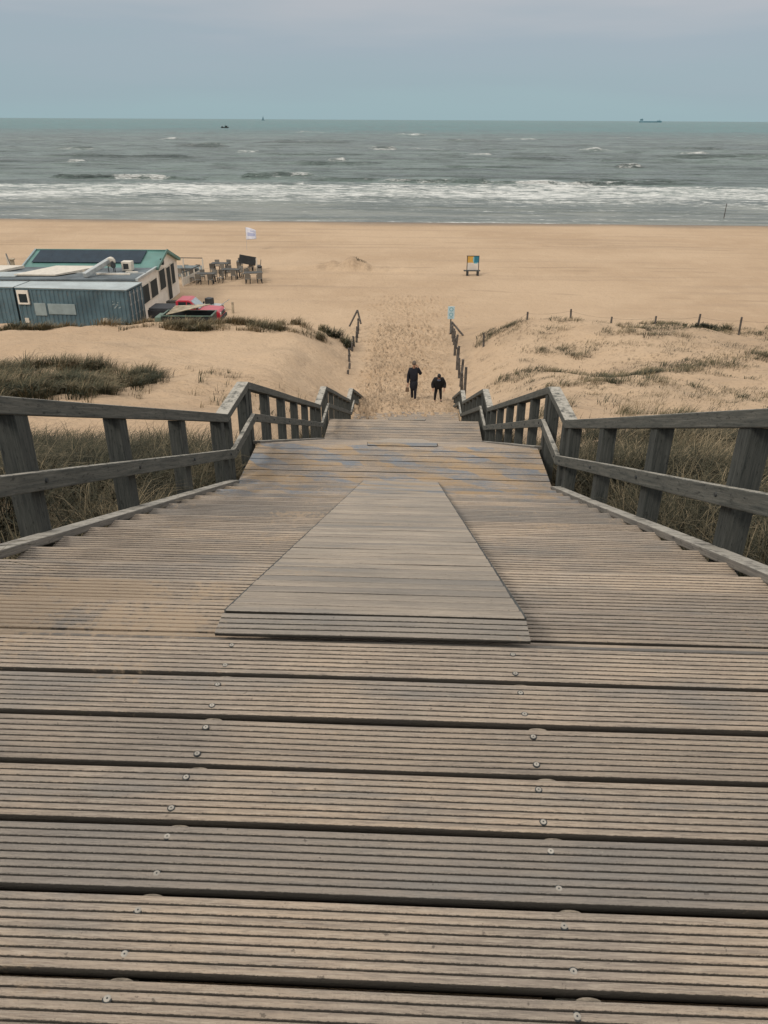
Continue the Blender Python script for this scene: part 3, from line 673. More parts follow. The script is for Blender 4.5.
rp_ = [(2.56 + .05 * math.sin(y * 2), y) for y in ry]
z_ = gz(2.4, 47.6)
fence('stake_fence', rp_, [1.6, 1.1, 1.4, 1.05, 1.2, .9, 1.0, .85, .85, .8, .8], 'long row of tall dark stakes beside the path on the wire fenced dune side', .07, [((2.42, 47.2, z_ + .3), (2.5, 47.9, z_ + .85)), ((2.5, 47.9, z_ + .85), (3.2, 47.4, z_ + .15))], .012)
dp = [(4.09, 42.81), (6.67, 44.83), (9.33, 45.7), (11.64, 45.5), (14.08, 45.13), (16.21, 44.3), (18.18, 43.27), (20.6, 42.6), (23.2, 42.2), (26, 42)]
fence('wire_fence', dp, [.75, .45, .55, .4, .5, .8, 1.0, .9, .9, .9], 'sparse dark posts with a thin wire along the crest of the grassy dune', .06, (), .005)
# dark windblown bush by the wire fence
def bush(x, y, lab):
    b_ = empty('dune_bush', (x, y, gz(x, y)), 0, lab, 'bush'); off = np.array(b_.location)
    C_ = [(x + random.gauss(0, .42), y + random.gauss(0, .2)) for _ in range(34)]
    a = tuft_field(C_, 34, .2, .2, .42, wind=(.3, 0), width=.035, tmean=.12, tsd=.08)
    o = blades(*a, 'foliage', M_GRASS2, None, None)
    for k in ('kind',):
        if k in o: del o[k]
    o.parent = b_; o.matrix_parent_inverse = Matrix.Translation(-Vector(b_.location))
    m = MB()
    for _ in range(7):
        m.tube((random.gauss(0, .1), random.gauss(0, .1), -.1), (random.gauss(0, .4), random.gauss(0, .15), .25), .02, .008, 6)
    m.build('twig', M_STAKE, b_)
bush(16.85, 44.35, 'dark low bush leaning against a post on the dune crest')

# ------------------------------------------------------------------ sign by the path, beach board, flag, pole in the surf
z_ = gz(2.45, 48.3)
s = empty('path_sign', (2.45, 48.3, z_), R(2), 'pale blue sign plate on a stake where the path opens to the beach', 'sign')
m = MB(); m.tube((0, 0, -.3), (0, 0, 1.25), .045, n=8); m.build('post', M_STAKE, s)
M_SIGN = paint('sign_pale_blue', (.42, .54, .57), .5, .08, dirt_amt=.1); M_SIGNB = paint('sign_mark_blue', (.19, .35, .40), .5, .1, dirt_amt=.1)
m = MB(); m.box((0, -.06, 1.33), (.42, .025, .78)); m.build('plate', M_SIGN, s, .01)
m = MB()
for zc in (1.54, 1.21):
    vs = []; n = 20
    for q in range(n): t = 2 * math.pi * q / n; vs += [(.135 * math.cos(t), -.0755, zc + .135 * math.sin(t)), (.075 * math.cos(t), -.0755, zc + .075 * math.sin(t))]
    m.add(vs, [(2 * q, 2 * q + 1, (2 * q + 3) % (2 * n), (2 * q + 2) % (2 * n)) for q in range(n)])
m.box((0, -.076, 1.02), (.20, .004, .05)); m.build('marking', M_SIGNB, s)

s = empty('beach_board', (5.15, 69.2, gz(5.15, 69.2)), R(3), 'yellow, blue and white notice board standing on a plank base on the open beach', 'notice board')
def flatmat(name, c): return paint(name, c, .5, .08, dirt_amt=.1)
M_Y, M_B, M_LB, M_W = flatmat('board_yellow', (.52, .30, .06)), flatmat('board_blue', (.02, .165, .24)), flatmat('board_light_blue', (.18, .42, .48)), flatmat('board_white', (.58, .53, .47))
for sx_ in (-.5, .5):
    m = MB(); m.box((sx_, 0, .95), (.055, .055, 1.35)); m.build('post', M_DARK, s)
m = MB(); m.box((0, 0, 1.02), (.94, .03, 1.14)); m.build('panel', M_W, s)
m = MB(); m.box((-.20, -.018, 1.32), (.54, .008, .52)); m.build('yellow_field', M_Y, s)
m = MB(); m.box((.27, -.0185, 1.32), (.40, .008, .52)); m.build('blue_field', M_B, s)
m = MB(); m.box((.22, -.0187, 1.02), (.30, .008, .075)); m.box((.05, -.024, 1.33), (.10, .008, .4)); m.build('light_blue_stripe', M_LB, s)
m = MB(); m.box((-.02, 0, 1.61), (1.1, .06, .05)); m.build('top_bar', M_DARK, s)
m = MB(); m.box((-.06, -.05, .40), (1.42, .35, .07)); m.build('plank', M_DWOOD, s)
for sx_ in (-.45, .45):
    m = MB(); m.box((sx_, -.03, .14), (.16, .55, .44)); m.build('foot', M_DARK, s, .02)

s = empty('beach_flag', (-17.1, 82, gz(-17.1, 82)), 0, 'white and pale blue flag on a thin pole near the water line', 'flag')
m = MB(); m.tube((0, 0, -.4), (0, 0, 2.25), .016, .012, 8); m.build('pole', M_STEEL, s)
M_FLAG = flatmat('flag_white', (.62, .64, .72)); M_FLAGB = flatmat('flag_print', (.40, .44, .62))
nxf, nzf = 14, 10; V = []; mi_ = []
for i in range(nxf + 1):
    for j in range(nzf + 1):
        u, v = i / nxf, j / nzf
        V.append((.03 + 1.0 * u, .10 * math.sin(u * 7 + v) * u, 1.0 + 1.2 * v - .28 * u * u * v + .08 * u * (1 - v)))
m = MB(); fs = []
for i in range(nxf):
    for j in range(nzf):
        q = i * (nzf + 1) + j; u, v = i / nxf, j / nzf
        m.f.append((q, q + nzf + 1, q + nzf + 2, q + 1)); m.m.append(1 if .12 < u < .9 and (.28 < v < .55 or (.65 < v < .78 and u > .4)) else 0)
m.v = V; o = m.build('flag_cloth', [M_FLAG, M_FLAGB], s, 0, True); so_ = o.modifiers.new('thick', 'SOLIDIFY'); so_.thickness = .006

m = MB(); m.tube((0, 0, -1.5), (.05, 0, 2.0), .07, .05, 8)
o = m.build('surf_pole', M_STAKE); o.location = (44.7, 120.5, -.5); tag(o, 'lone thin dark pole standing in the shallow surf', 'pole')

# ------------------------------------------------------------------ beach pavilion
CR = R(-3.0)
def container(name, loc, length, label, parts):
    c = empty(name, loc, CR, label, 'container')
    H, Wd = 2.62, 2.44
    # corrugated shell: front and back walls with trapezoid ribs
    def corr(y, sgn):
        m = MB(); xs = []; x = -length + .12
        prof = []
        while x < -.12:
            for dx, dd in ((0, 0), (.07, 0), (.11, .035), (.20, .035), (.24, 0)):
                if x + dx < -.10: prof.append((x + dx, dd))
            x += .28
        vs = [(px, y + sgn * (pd - .035) , .14) for px, pd in prof] + [(px, y + sgn * (pd - .035), H - .1) for px, pd in prof]; n = len(prof)
        m.add(vs, [(i, i + 1, n + i + 1, n + i) for i in range(n - 1)]); return m
    corr(0, 1).build('wall', M_CONT, c); corr(Wd, -1).build('wall', M_CONT, c)
    m = MB()
    for yy_ in (0, Wd):
        for xx in (-.06, -length + .06): m.box((xx, yy_, H / 2), (.12, .12, H))
        m.box((-length / 2, yy_, .07), (length - .24, .11, .14)); m.box((-length / 2, yy_, H - .05), (length - .24, .11, .10))
    for xx in (-.06, -length + .06): m.box((xx, Wd / 2, .07), (.115, Wd - .12, .14)); m.box((xx, Wd / 2, H - .05), (.115, Wd - .12, .10))
    m.build('frame', M_CONT, c, .01)
    m = MB(); m.box((-length / 2, Wd / 2, H - .02), (length - .05, Wd - .04, .03)); m.box((-length / 2, Wd / 2, H + .02), (length + .04, Wd + .16, .035)); m.build('roof', M_CONTROOF, c)
    m = MB(); m.box((-length + .05, Wd / 2, H / 2), (.04, Wd - .14, H - .2)); m.build('end_wall', M_CONT, c)
    return c
c1 = container('shipping_container', (-17.50, 47.62, -.02), 7.15, 'blue grey corrugated shipping container with a white framed hatch and doors with locking bars', None)
for yy_ in (.62, 1.80):
    m = MB(); m.box((-.02, yy_ + .01, 1.33), (.05, 1.12, 2.3)); d = m.build('door', M_CONT, c1, .01)
    for k in (-.33, .28):
        q = MB(); q.tube((.04, yy_ + k, .2), (.04, yy_ + k, 2.5), .032, n=8)
        for zz in (.45, 1.0, 1.7, 2.3): q.box((.035, yy_ + k, zz), (.05, .16, .10))
        q.build('locking_bar', M_STEEL, d)
m = MB()
for (x, z, w_, h_) in ((-7.02, 2.06, .10, .86), (-6.38, 2.06, .10, .86)): m.box((x, -.07, z), (w_, .10, h_))
m.box((-6.7, -.07, 2.38), (.54, .10, .22)); m.box((-6.7, -.07, 1.68), (.54, .10, .10)); hf = m.build('hatch_frame', M_WHITE, c1)
m = MB(); m.box((-6.7, -.055, 2.0), (.54, .06, .54)); m.build('hatch_pane', M_GLASS, hf)
for (x0, x1, z0, z1) in ((-6.10, -5.35, .95, 1.72), (-5.22, -3.45, 1.05, 1.70)):
    m = MB(); m.box(((x0 + x1) / 2, -.05, (z0 + z1) / 2), (x1 - x0, .06, z1 - z0)); m.build('shutter', M_PALE, c1, .01)
for (x, z) in ((-1.62, .72), (-6.75, .62)):
    m = MB(); m.box((x, -.05, z), (.26, .06, .30)); m.build('vent_plate', M_OFFW, c1)
m = MB()
for (x, z, w_) in ((-.95, 1.75, .16), (-.72, 1.72, .14), (-.85, 1.58, .22), (-.58, 1.56, .16), (-.66, 1.86, .07), (-.98, 1.92, .05)): m.box((x, -.041, z), (w_, .004, .06), Matrix.Rotation(random.gauss(0, .3), 3, 'Y'))
m.build('worn_marking', M_PALE, c1)
c2 = container('shipping_container', (-24.80, 48.05, -.02), 6.06, 'blue grey corrugated shipping container without openings at the far end of the row', None)

B0 = empty('beach_pavilion', (-17.7, 50.2, 0), R(1.6), 'white beach pavilion with green gabled roof carrying dark solar panels', 'pavilion')
# local: x to the left is negative, y from the containers away
def wall_quad(name, poly_yz, x, th, mat):
    m = MB(); n = len(poly_yz)
    vs = [(x, y, z) for y, z in poly_yz] + [(x - th, y, z) for y, z in poly_yz]
    m.add(vs, [tuple(range(n)), tuple(range(2 * n - 1, n - 1, -1))] + [(i, (i + 1) % n, n + (i + 1) % n, n + i) for i in range(n)])
    return m.build(name, mat, B0)
RZ, EZ, BZ = 3.55, 2.75, 2.45
w1 = wall_quad('wall', [(.1, 0), (10.0, 0), (10.0, 2.5), (6.9, RZ - .1), (4.4, EZ), (.1, 2.75)], 0, .12, M_WHITE)
m = MB(); m.box((-4.5, 9.95, 1.2), (8.7, .12, 2.4)); m.build('wall', M_WHITE, B0)
m = MB(); m.box((-9.0, 7.2, 1.3), (.12, 5.3, 2.6)); m.build('wall', M_WHITE, B0)
m = MB(); m.box((-7.5, .1, 1.35), (14.9, .12, 2.6)); m.build('wall', M_WHITE, B0)
m = MB(); m.box((-7.6, 2.2, 2.74), (15.2, 4.5, .10)); m.build('flat_roof', M_FELT, B0)
m = MB(); m.box((-7.6, 2.0, 2.80), (15.3, .14, .10)); m.box((.03, 2.2, 2.77), (.16, 4.6, .16)); m.build('roof_edge', M_STEEL, B0)
m = MB(); m.box((-11.5, 1.1, 2.84), (7, 1.5, .06)); m.build('roof_sheet', M_CONTROOF, B0)
# green gable roof
sl1 = math.atan2(RZ - EZ, 2.75); m = MB()
m.add([(.22, 4.15, EZ), (.22, 6.9, RZ), (-9.2, 6.9, RZ), (-9.2, 4.15, EZ), (.22, 4.15, EZ - .09), (.22, 6.9, RZ - .09), (-9.2, 6.9, RZ - .09), (-9.2, 4.15, EZ - .09)], [(0, 1, 2, 3), (7, 6, 5, 4), (0, 4, 5, 1), (1, 5, 6, 2), (2, 6, 7, 3), (3, 7, 4, 0)])
m.add([(.22, 6.904, RZ), (.22, 10.2, BZ), (-9.2, 10.2, BZ), (-9.2, 6.904, RZ), (.22, 6.904, RZ - .09), (.22, 10.2, BZ - .09), (-9.2, 10.2, BZ - .09), (-9.2, 6.904, RZ - .09)], [(0, 1, 2, 3), (7, 6, 5, 4), (0, 4, 5, 1), (1, 5, 6, 2), (2, 6, 7, 3), (3, 7, 4, 0)])
gr = m.build('gable_roof', M_GREEN, B0)
m = MB(); m.beam((.25, 6.9, RZ + .03), (-9.22, 6.9, RZ + .03), .16, .06); m.build('ridge_cap', M_GREEN, gr)
m = MB(); m.beam((.24, 4.1, EZ + .01), (.24, 6.9, RZ + .01), .07, .2); m.beam((.24, 6.9, RZ + .01), (.24, 10.2, BZ + .01), .07, .2); m.build('barge_board', M_GREEN, gr)
m = MB(); m.beam((-9.2, 4.1, EZ + .02), (-9.2, 6.9, RZ + .02), .12, .14); m.build('barge_board', M_PALE, gr)
for i in range(7):
    x0 = -8.75 + i * 1.09; m = MB()
    a = (x0 + .52, 4.85, EZ + .7 * (RZ - EZ) / 2.75 + .07); b_ = (x0 + .52, 6.72, EZ + 2.57 * (RZ - EZ) / 2.75 + .07)
    m.beam(a, b_, 1.083, .035); m.build('solar_panel', M_SOLAR, gr)
# windows and door in the white wall
for (y0, y1, z0, z1) in ((.5, 2.15, 1.05, 2.15), (2.6, 4.15, 1.05, 2.15)):
    m = MB(); m.box((.02, (y0 + y1) / 2, (z0 + z1) / 2), (.06, y1 - y0 + .16, z1 - z0 + .16)); wf = m.build('window', M_OFFW, B0)
    m = MB(); m.box((.045, (y0 + y1) / 2, (z0 + z1) / 2), (.03, y1 - y0, z1 - z0)); m.build('pane', M_GLASS, wf)
for (y0, y1, z0, z1) in ((4.9, 6.3, 1.15, 2.45), (6.75, 7.7, .1, 2.35), (8.0, 8.9, 1.0, 2.4)):
    m = MB(); m.box((.02, (y0 + y1) / 2, (z0 + z1) / 2), (.06, y1 - y0 + .14, z1 - z0 + .14)); wf = m.build('window' if z0 > .5 else 'door', M_OFFW, B0)
    m = MB(); m.box((.045, (y0 + y1) / 2, (z0 + z1) / 2), (.03, y1 - y0, z1 - z0)); m.build('pane', M_GLASS, wf)
m = MB(); m.box((.16, 5.6, 3.0), (.2, .26, .42)); m.build('wall_lamp', M_DARK, B0)
# skylight sheets on the flat roof
for (x0, x1, sh, name) in ((-13.6, -9.6, .9, 'skylight'), (-8.0, -4.9, 1.5, 'skylight')):
    m = MB(); zt = 2.93; y0, y1 = .7, 3.5
    m.add([(x0 - .2, y0, zt), (x1 - .6, y0, zt), (x1 + sh, y1, zt + .10), (x0 + sh, y1, zt + .10), (x0 - .2, y0, zt - .08), (x1 - .6, y0, zt - .08), (x1 + sh, y1, zt - .08), (x0 + sh, y1, zt - .08)], [(0, 1, 2, 3), (0, 4, 5, 1), (1, 5, 6, 2), (2, 6, 7, 3), (3, 7, 4, 0)])
    m.build(name, M_OFFW, B0)
m = MB(); m.add([(-13.6, 3.0, 2.8), (-10.6, 3.0, 2.8), (-10.6, 3.9, 2.8), (-13.2, 3.9, 2.8), (-10.8, 3.5, 3.5)], [(0, 1, 4), (1, 2, 4), (2, 3, 4), (3, 0, 4)]); m.build('glass_lantern', M_CONT, B0)
# exhaust duct with cowl and an air handling box
m = MB(); m.beam((-3.45, .35, 2.95), (-2.35, 2.4, 3.62), .34, .30); m.build('duct', M_STEEL, B0, .03)
m = MB(); m.tube((-2.33, 2.12, 3.46), (-2.33, 2.5, 3.52), .30, .28, 16); cw = m.build('duct_cowl', M_OFFW, B0)
m = MB(); m.tube((-2.14, 2.05, 3.34), (-2.06, 2.02, 3.36), .22, .22, 14); m.build('fan_mouth', M_DARK, cw)
m = MB()
for q in ((-2.5, 2.2), (-2.1, 2.3), (-2.3, 2.6)): m.tube((*q, 2.8), (*q, 3.4), .03, n=6)
m.build('duct_leg', M_DARK, B0)
m = MB(); m.box((-1.45, 3.0, 3.14), (.68, .6, .6)); ac = m.build('air_unit', M_OFFW, B0, .03)
m = MB(); m.box((-1.48, 2.69, 3.14), (.34, .02, .34)); m.build('grille', M_DARK, ac)
for x, y_, l_ in ((-4.6, 2.4, .9), (-2.0, 1.6, 2.2), (-1.0, 2.3, .8)):
    m = MB(); m.box((x, y_, 2.83), (l_, .22, .08)); m.build('roof_pipe_cover', M_OFFW, B0)

# wind screens of the terrace
def screen(name, a, b_, h, n, label, glass=M_WSCREEN, rail=True):
    a, b_ = Vector((a[0], a[1], 0)), Vector((b_[0], b_[1], 0)); s = empty(name, a, 0, label, 'wind screen'); d = b_ - a
    for i in range(n + 1):
        q = d * (i / n); m = MB(); m.box(q + Vector((0, 0, h / 2 - .05)), (.09, .09, h + .1)); m.build('post', M_OFFW, s)
    m = MB(); m.beam(Vector((0, 0, h + .03)), d + Vector((0, 0, h + .03)), .08, .06); m.build('rail', M_DWOOD, s)
    for i in range(n):
        p0 = d * ((i + .06) / n) + Vector((0, 0, .05 + .30 * h)); p1 = d * ((i + .94) / n) + Vector((0, 0, .05 + .30 * h))
        m = MB(); m.beam(p0, p1, .02, .60 * h); m.build('panel', glass, s)
    return s
screen('wind_screen', (-18.4, 62.6), (-17.9, 66.3), 1.0, 3, 'low pale wind screen running out from the white pavilion wall to the terrace tables', M_OFFW)
screen('wind_screen', (-21.0, 66.6), (-17.7, 66.6), 1.55, 2, 'tall open framed wind screen just beyond the low pale one', M_WSCREEN)
screen('wind_screen', (-30.1, 58.6), (-32.8, 63.5), 2.2, 2, 'white posted wind screen behind the pavilion at the photo edge', M_WSCREEN)
for (px, py, h) in ((-29.4, 57.6, 2.75),):
    m = MB(); m.box((0, 0, h / 2 - .1), (.22, .22, h + .2)); m.box((0, 0, h), (.34, .34, .08)); o = m.build('timber_post', M_TAN); o.location = (px, py, 0); tag(o, 'brown timber post standing behind the green roof', 'post')

# terrace furniture ---------------------------------------------------
def table(x, y, rz, label, long=1.5):
    t = empty('terrace_table', (x, y, gz(x, y)), rz, label, 'table')
    m = MB(); m.box((0, 0, .74), (long, .85, .05)); m.build('table_top', M_DWOOD, t)
    for sx_ in (-1, 1):
        for sy_ in (-1, 1):
            m = MB(); m.beam((sx_ * long * .38, sy_ * .30, .72), (sx_ * long * .43, sy_ * .36, -.05), .07, .07); m.build('leg', M_DARK, t)
    return t
M_CHAIR = paint('weathered_chair', (.13, .118, .10), .7, .4, 0, 1)
chair0 = empty('terrace_chair')
m = MB(); m.box((0, 0, .46), (.46, .46, .05)); m.build('seat', M_CHAIR, chair0)
m = MB(); m.box((0, .24, .78), (.46, .05, .50), Matrix.Rotation(R(-8), 3, 'X')); m.build('backrest', M_CHAIR, chair0)
for sx_ in (-.2, .2):
    for sy_ in (-.2, .2): m = MB(); m.box((sx_, sy_, .2), (.04, .04, .50)); m.build('leg', M_DARK, chair0)
used = [0]
def chairs(cx, cy, spec, label, group):
    for dx, dy, rz in spec:
        o = chair0 if not used[0] else copy_tree(chair0); used[0] = 1
        o.location = (cx + dx, cy + dy, gz(cx + dx, cy + dy)); o.rotation_euler = (0, 0, R(rz)); o.scale = (.88, .88, .86); tag(o, label, 'chair', group)
def tab_set(x, y, rz, tl, cl, n=4, gp=None):
    table(x, y, R(rz), tl)
    spec = [(-.45, .75, 5), (.5, .8, -12), (-.5, -.8, 175), (.45, -.75, 190), (1.15, .05, -90), (-1.2, 0, 95)][:n]
    c, s_ = math.cos(R(rz)), math.sin(R(rz))
    chairs(x, y, [(dx * c - dy * s_, dx * s_ + dy * c, a + rz + random.gauss(0, 8)) for dx, dy, a in spec], cl, gp)
tab_set(-16.9, 64.3, 4, 'dark terrace table nearest the white pavilion wall', 'dark chair at the terrace table nearest the white pavilion wall', 6, 'chairs at the table nearest the pavilion')
tab_set(-15.3, 66.4, -6, 'dark terrace table just beyond the end of the low wind screen', 'dark chair at the table just beyond the low wind screen', 5, 'chairs at the table beyond the low wind screen')
tab_set(-16.9, 69.3, 0, 'weathered terrace table beyond the tall framed wind screen', 'chair at the table beyond the tall framed wind screen', 4, 'chairs at the table by the tall wind screen')
tab_set(-14.9, 70.4, 10, 'dark terrace table beside the leaning dark board, on its landward side', 'dark chair at the table beside the leaning dark board', 5, 'chairs at the table beside the leaning board')
tab_set(-13.15, 65.0, 14, 'dark terrace table standing alone, farthest from the pavilion', 'dark chair at the lone table farthest from the pavilion', 4, 'chairs at the lone table')
tab_set(-33.6, 62.0, 0, 'dark table behind the white posted wind screen at the photo edge', 'dark chair at the table behind the white posted wind screen', 4, 'chairs behind the white posted wind screen')
tab_set(-18.9, 66.6, 3, 'dark table close behind the pavilion corner inside the wind screens', 'dark chair at the table inside the wind screens', 4, 'chairs at the table inside the wind screens')
# leaning menu board
s = empty('menu_board', (-14.2, 69.3, gz(-14.2, 69.3)), R(4), 'dark tilted board on a white post at the seaward end of the terrace', 'board')
m = MB(); m.box((-.25, 0, 1.05), (1.45, .06, .72), Matrix.Rotation(R(10), 3, 'Y')); m.build('panel', M_DARK, s)
m = MB(); m.box((.52, 0, .55), (.10, .10, 1.3)); m.build('post', M_OFFW, s)
m = MB(); m.box((-.85, .02, .45), (.07, .07, 1.1)); m.build('post', M_DWOOD, s)
m = MB(); m.tube((0, 0, 0), (0, 0, .55), .17, .2, 12); m.tube((0, 0, .55), (0, 0, .62), .21, .21, 12); o = m.build('litter_bin', M_DARK); o.location = (-13.35, 68.9, gz(-13.35, 68.9)); tag(o, 'small dark bin just right of the tilted board', 'bin')
# planter boxes and a bench along the wall
m = MB(); m.box((0, 0, .22), (1.3, .4, .5)); s = m.build('planter', M_DWOOD); s.location = (-16.75, 54.9, 0); tag(s, 'long dark planter box by the white wall behind the pickup', 'planter')
t = empty('hand_cart', (-13.9, 54.2, gz(-13.9, 54.2)), R(-15), 'small dark cart with a blue grey load beyond the red pickup', 'cart')
m = MB(); m.box((0, 0, .42), (1.3, .65, .06)); m.build('bed', M_STEEL, t)
m = MB(); m.box((-.3, 0, .66), (.5, .45, .42)); m.build('load', M_DARK, t, .04)
m = MB(); m.beam((.6, 0, .45), (1.25, 0, .85), .05, .05); m.build('handle', M_STEEL, t)
for sx_ in (-.4, .4):
    for sy_ in (-.36, .36): m = MB(); m.tube((sx_, sy_ - .05, .18), (sx_, sy_ + .05, .18), .19, .19, 14); m.build('wheel', M_TYRE, t)
m = MB(); m.tube((0, 0, -.3), (0, 0, .75), .09, .08, 9); o = m.build('short_post', M_TAN); o.location = (-12.35, 53.3, gz(-12.35, 53.3)); tag(o, 'short brown post in the sand beyond the pickup bonnet', 'post')

# ------------------------------------------------------------------ red pickup and trailer
def wheel(parent, x, y, z, r=.36, w=.24):
    o = MB().tube((x, y - w / 2, z), (x, y + w / 2, z), r, r, 20).build('wheel', M_TYRE, parent, .03)
    MB().tube((x, y - w / 2 - .012, z), (x, y + w / 2 + .012, z), r * .58, r * .58, 14).build('rim', M_STEEL, o)
tk = empty('pickup_truck', (-14.45, 49.6, gz(-14.45, 49.6) + .02), R(1), 'red pickup truck with black covered bed parked beside the containers', 'pickup')
W2 = .88
body = MB().prism([(-.55, .42), (2.42, .42), (2.47, .62), (2.44, .90), (2.30, 1.02), (1.15, 1.08), (1.02, 1.10), (-.55, 1.10)], -W2, W2).build('body', M_RED, tk, .05)
cab = MB().prism([(-.55, 1.10), (1.04, 1.10), (.46, 1.66), (.30, 1.72), (-.42, 1.72), (-.55, 1.62)], -.78, .78).build('cab', M_RED, tk, .05)
MB().add([(1.035, -.66, 1.16), (1.035, .66, 1.16), (.52, .62, 1.645), (.52, -.62, 1.645)], [(0, 1, 2, 3)]).build('windscreen', M_WSCREEN, cab)
ws = MB(); ws.add([(1.045, -.68, 1.135), (1.045, .68, 1.135), (.50, .64, 1.665), (.50, -.64, 1.665), (1.02, -.68, 1.12), (1.02, .68, 1.12), (.46, .64, 1.62), (.46, -.64, 1.62)], [(0, 1, 2, 3), (4, 7, 6, 5), (0, 4, 5, 1), (1, 5, 6, 2), (2, 6, 7, 3), (3, 7, 4, 0)])
ws.build('windscreen', M_WSCREEN, cab)
for sy_ in (-1, 1):
    MB().prism([(-.40, 1.15), (.16, 1.15), (.16, 1.60), (-.36, 1.60)], sy_ * .775, sy_ * .792).build('side_window', M_GLASS, cab)
    MB().prism([(.24, 1.15), (.80, 1.15), (.40, 1.58), (.24, 1.60)], sy_ * .775, sy_ * .792).build('side_window', M_GLASS, cab)
    MB().box((2.44, sy_ * .66, .82), (.07, .26, .17)).build('headlight', M_OFFW, body, .02)
    MB().box((.95, sy_ * .98, 1.22), (.10, .18, .15)).build('mirror', M_BLACK, cab, .02)
    for wx in (-1.55, 1.62): wheel(tk, wx, sy_ * .80, .36)
MB().box((2.50, 0, .50), (.14, 1.7, .22)).build('bumper', M_BLACK, tk, .03)
MB().box((2.47, 0, .80), (.05, .95, .2)).build('radiator_grille', M_BLACK, tk)
bed = MB().prism([(-2.45, .48), (-.57, .48), (-.57, 1.12), (-2.45, 1.08)], -W2, W2).build('bed', M_BLACK, tk, .04)
MB().box((-1.5, 0, 1.13), (1.86, 1.66, .08)).build('bed_cover', M_BLACK, bed, .03)
MB().box((-2.49, 0, .78), (.06, 1.62, .5)).build('tailgate', M_BLACK, bed, .02)
tr = empty('box_trailer', (-13.7, 47.4, gz(-13.7, 47.4) - .05), R(1), 'dark green box trailer with pale boards leaning on it, in front of the red pickup', 'trailer')
tb = MB()
tb.box((0, 0, .45), (3.0, 1.5, .08)); tb.box((0, -.74, .75), (3.0, .05, .55)); tb.box((0, .74, .75), (3.0, .05, .55)); tb.box((-1.48, 0, .75), (.05, 1.44, .55)); tb.box((1.48, 0, .75), (.05, 1.44, .55))
tb.build('trailer_box', M_DARK, tr)
rim_ = MB(); rim_.box((0, -.77, 1.04), (3.1, .09, .06)); rim_.box((0, .77, 1.04), (3.1, .09, .06)); rim_.box((-1.51, 0, 1.04), (.09, 1.45, .06)); rim_.box((1.51, 0, 1.04), (.09, 1.45, .06)); rim_.build('trailer_rim', M_TGREEN, tr)
MB().box((-1.75, -.2, .66), (.4, 1.2, .6)).build('tool_box', M_TGREEN, tr, .03)
for sy_ in (-.86, .86): wheel(tr, .1, sy_, .30, .30, .2)
MB().beam((1.5, 0, .45), (2.3, 0, .40), .09, .09).build('drawbar', M_DARK, tr)
pb = MB()
for i in range(6):
    pb.beam((-1.25 + .05 * i, -.62 + .22 * i, 1.10 + .05 * i), (1.05 + .03 * i, -.55 + .22 * i, 1.62 - .03 * i), .19, .035)
pb.build('pale_boards', M_TAN, tr)

tk.scale = (.93, .93, .93)
# ------------------------------------------------------------------ ships
M_SHIP = paint('ship_haze_blue', (.10, .20, .24), .6, .1, 0, .02, dirt_amt=0)  # distance haze painted into the colour of the far vessels
s = empty('cargo_ship', (2255, 8459, -.5), R(0), 'long low cargo ship tinted blue grey for haze, far out on the horizon', 'ship')
MB().prism([(-105, 0), (100, 0), (108, 11), (-107, 11)], -14, 14).build('hull', M_SHIP, s)
MB().box((-88, 0, 22), (24, 24, 14)).build('bridge_house', M_SHIP, s)
m = MB(); m.tube((-84, 0, 28), (-84, 0, 36), 3, 2, 8); m.build('funnel', M_SHIP, s)
m = MB(); m.box((80, 0, 13), (34, 22, 7)); m.tube((84, 0, 14), (84, 0, 28), 1.6, 1.0, 8); m.build('foredeck', M_SHIP, s)
s = fb_ = empty('fishing_boat', (-294, 1305, -.5), R(4), 'small dark boat with low wheelhouse on the open water', 'boat')
MB().prism([(-7, 0), (6, 0), (8, 2.4), (2, 1.6), (-7.4, 1.8)], -2, 2).build('hull', M_DARK, s)
MB().box((2.2, 0, 3.0), (4.5, 2.6, 3.0)).build('wheelhouse', M_DARK, s); MB().box((-5, 0, 2.5), (3, 2.4, 1.6)).build('net_drum', M_DARK, s)
m = MB(); m.tube((1, 0, 3), (1, 0, 7), .2, n=6); m.build('mast', M_DARK, s)
s = empty('sailing_boat', (-1440, 8000, -.5), R(20), 'tiny grey sailing boat right on the horizon', 'sailing boat')
MB().prism([(-14, 0), (13, 0), (17, 4), (-15, 4)], -4, 4).build('hull', M_SHIP, s)
MB().prism([(-10, 6), (8, 6), (2, 36)], -.3, .3).build('sail', M_SHIP, s); m = MB(); m.tube((3, 0, 3), (3, 0, 40), .5, n=6); m.build('mast', M_DARK, s)

fb_.scale = (.8, .8, .7)
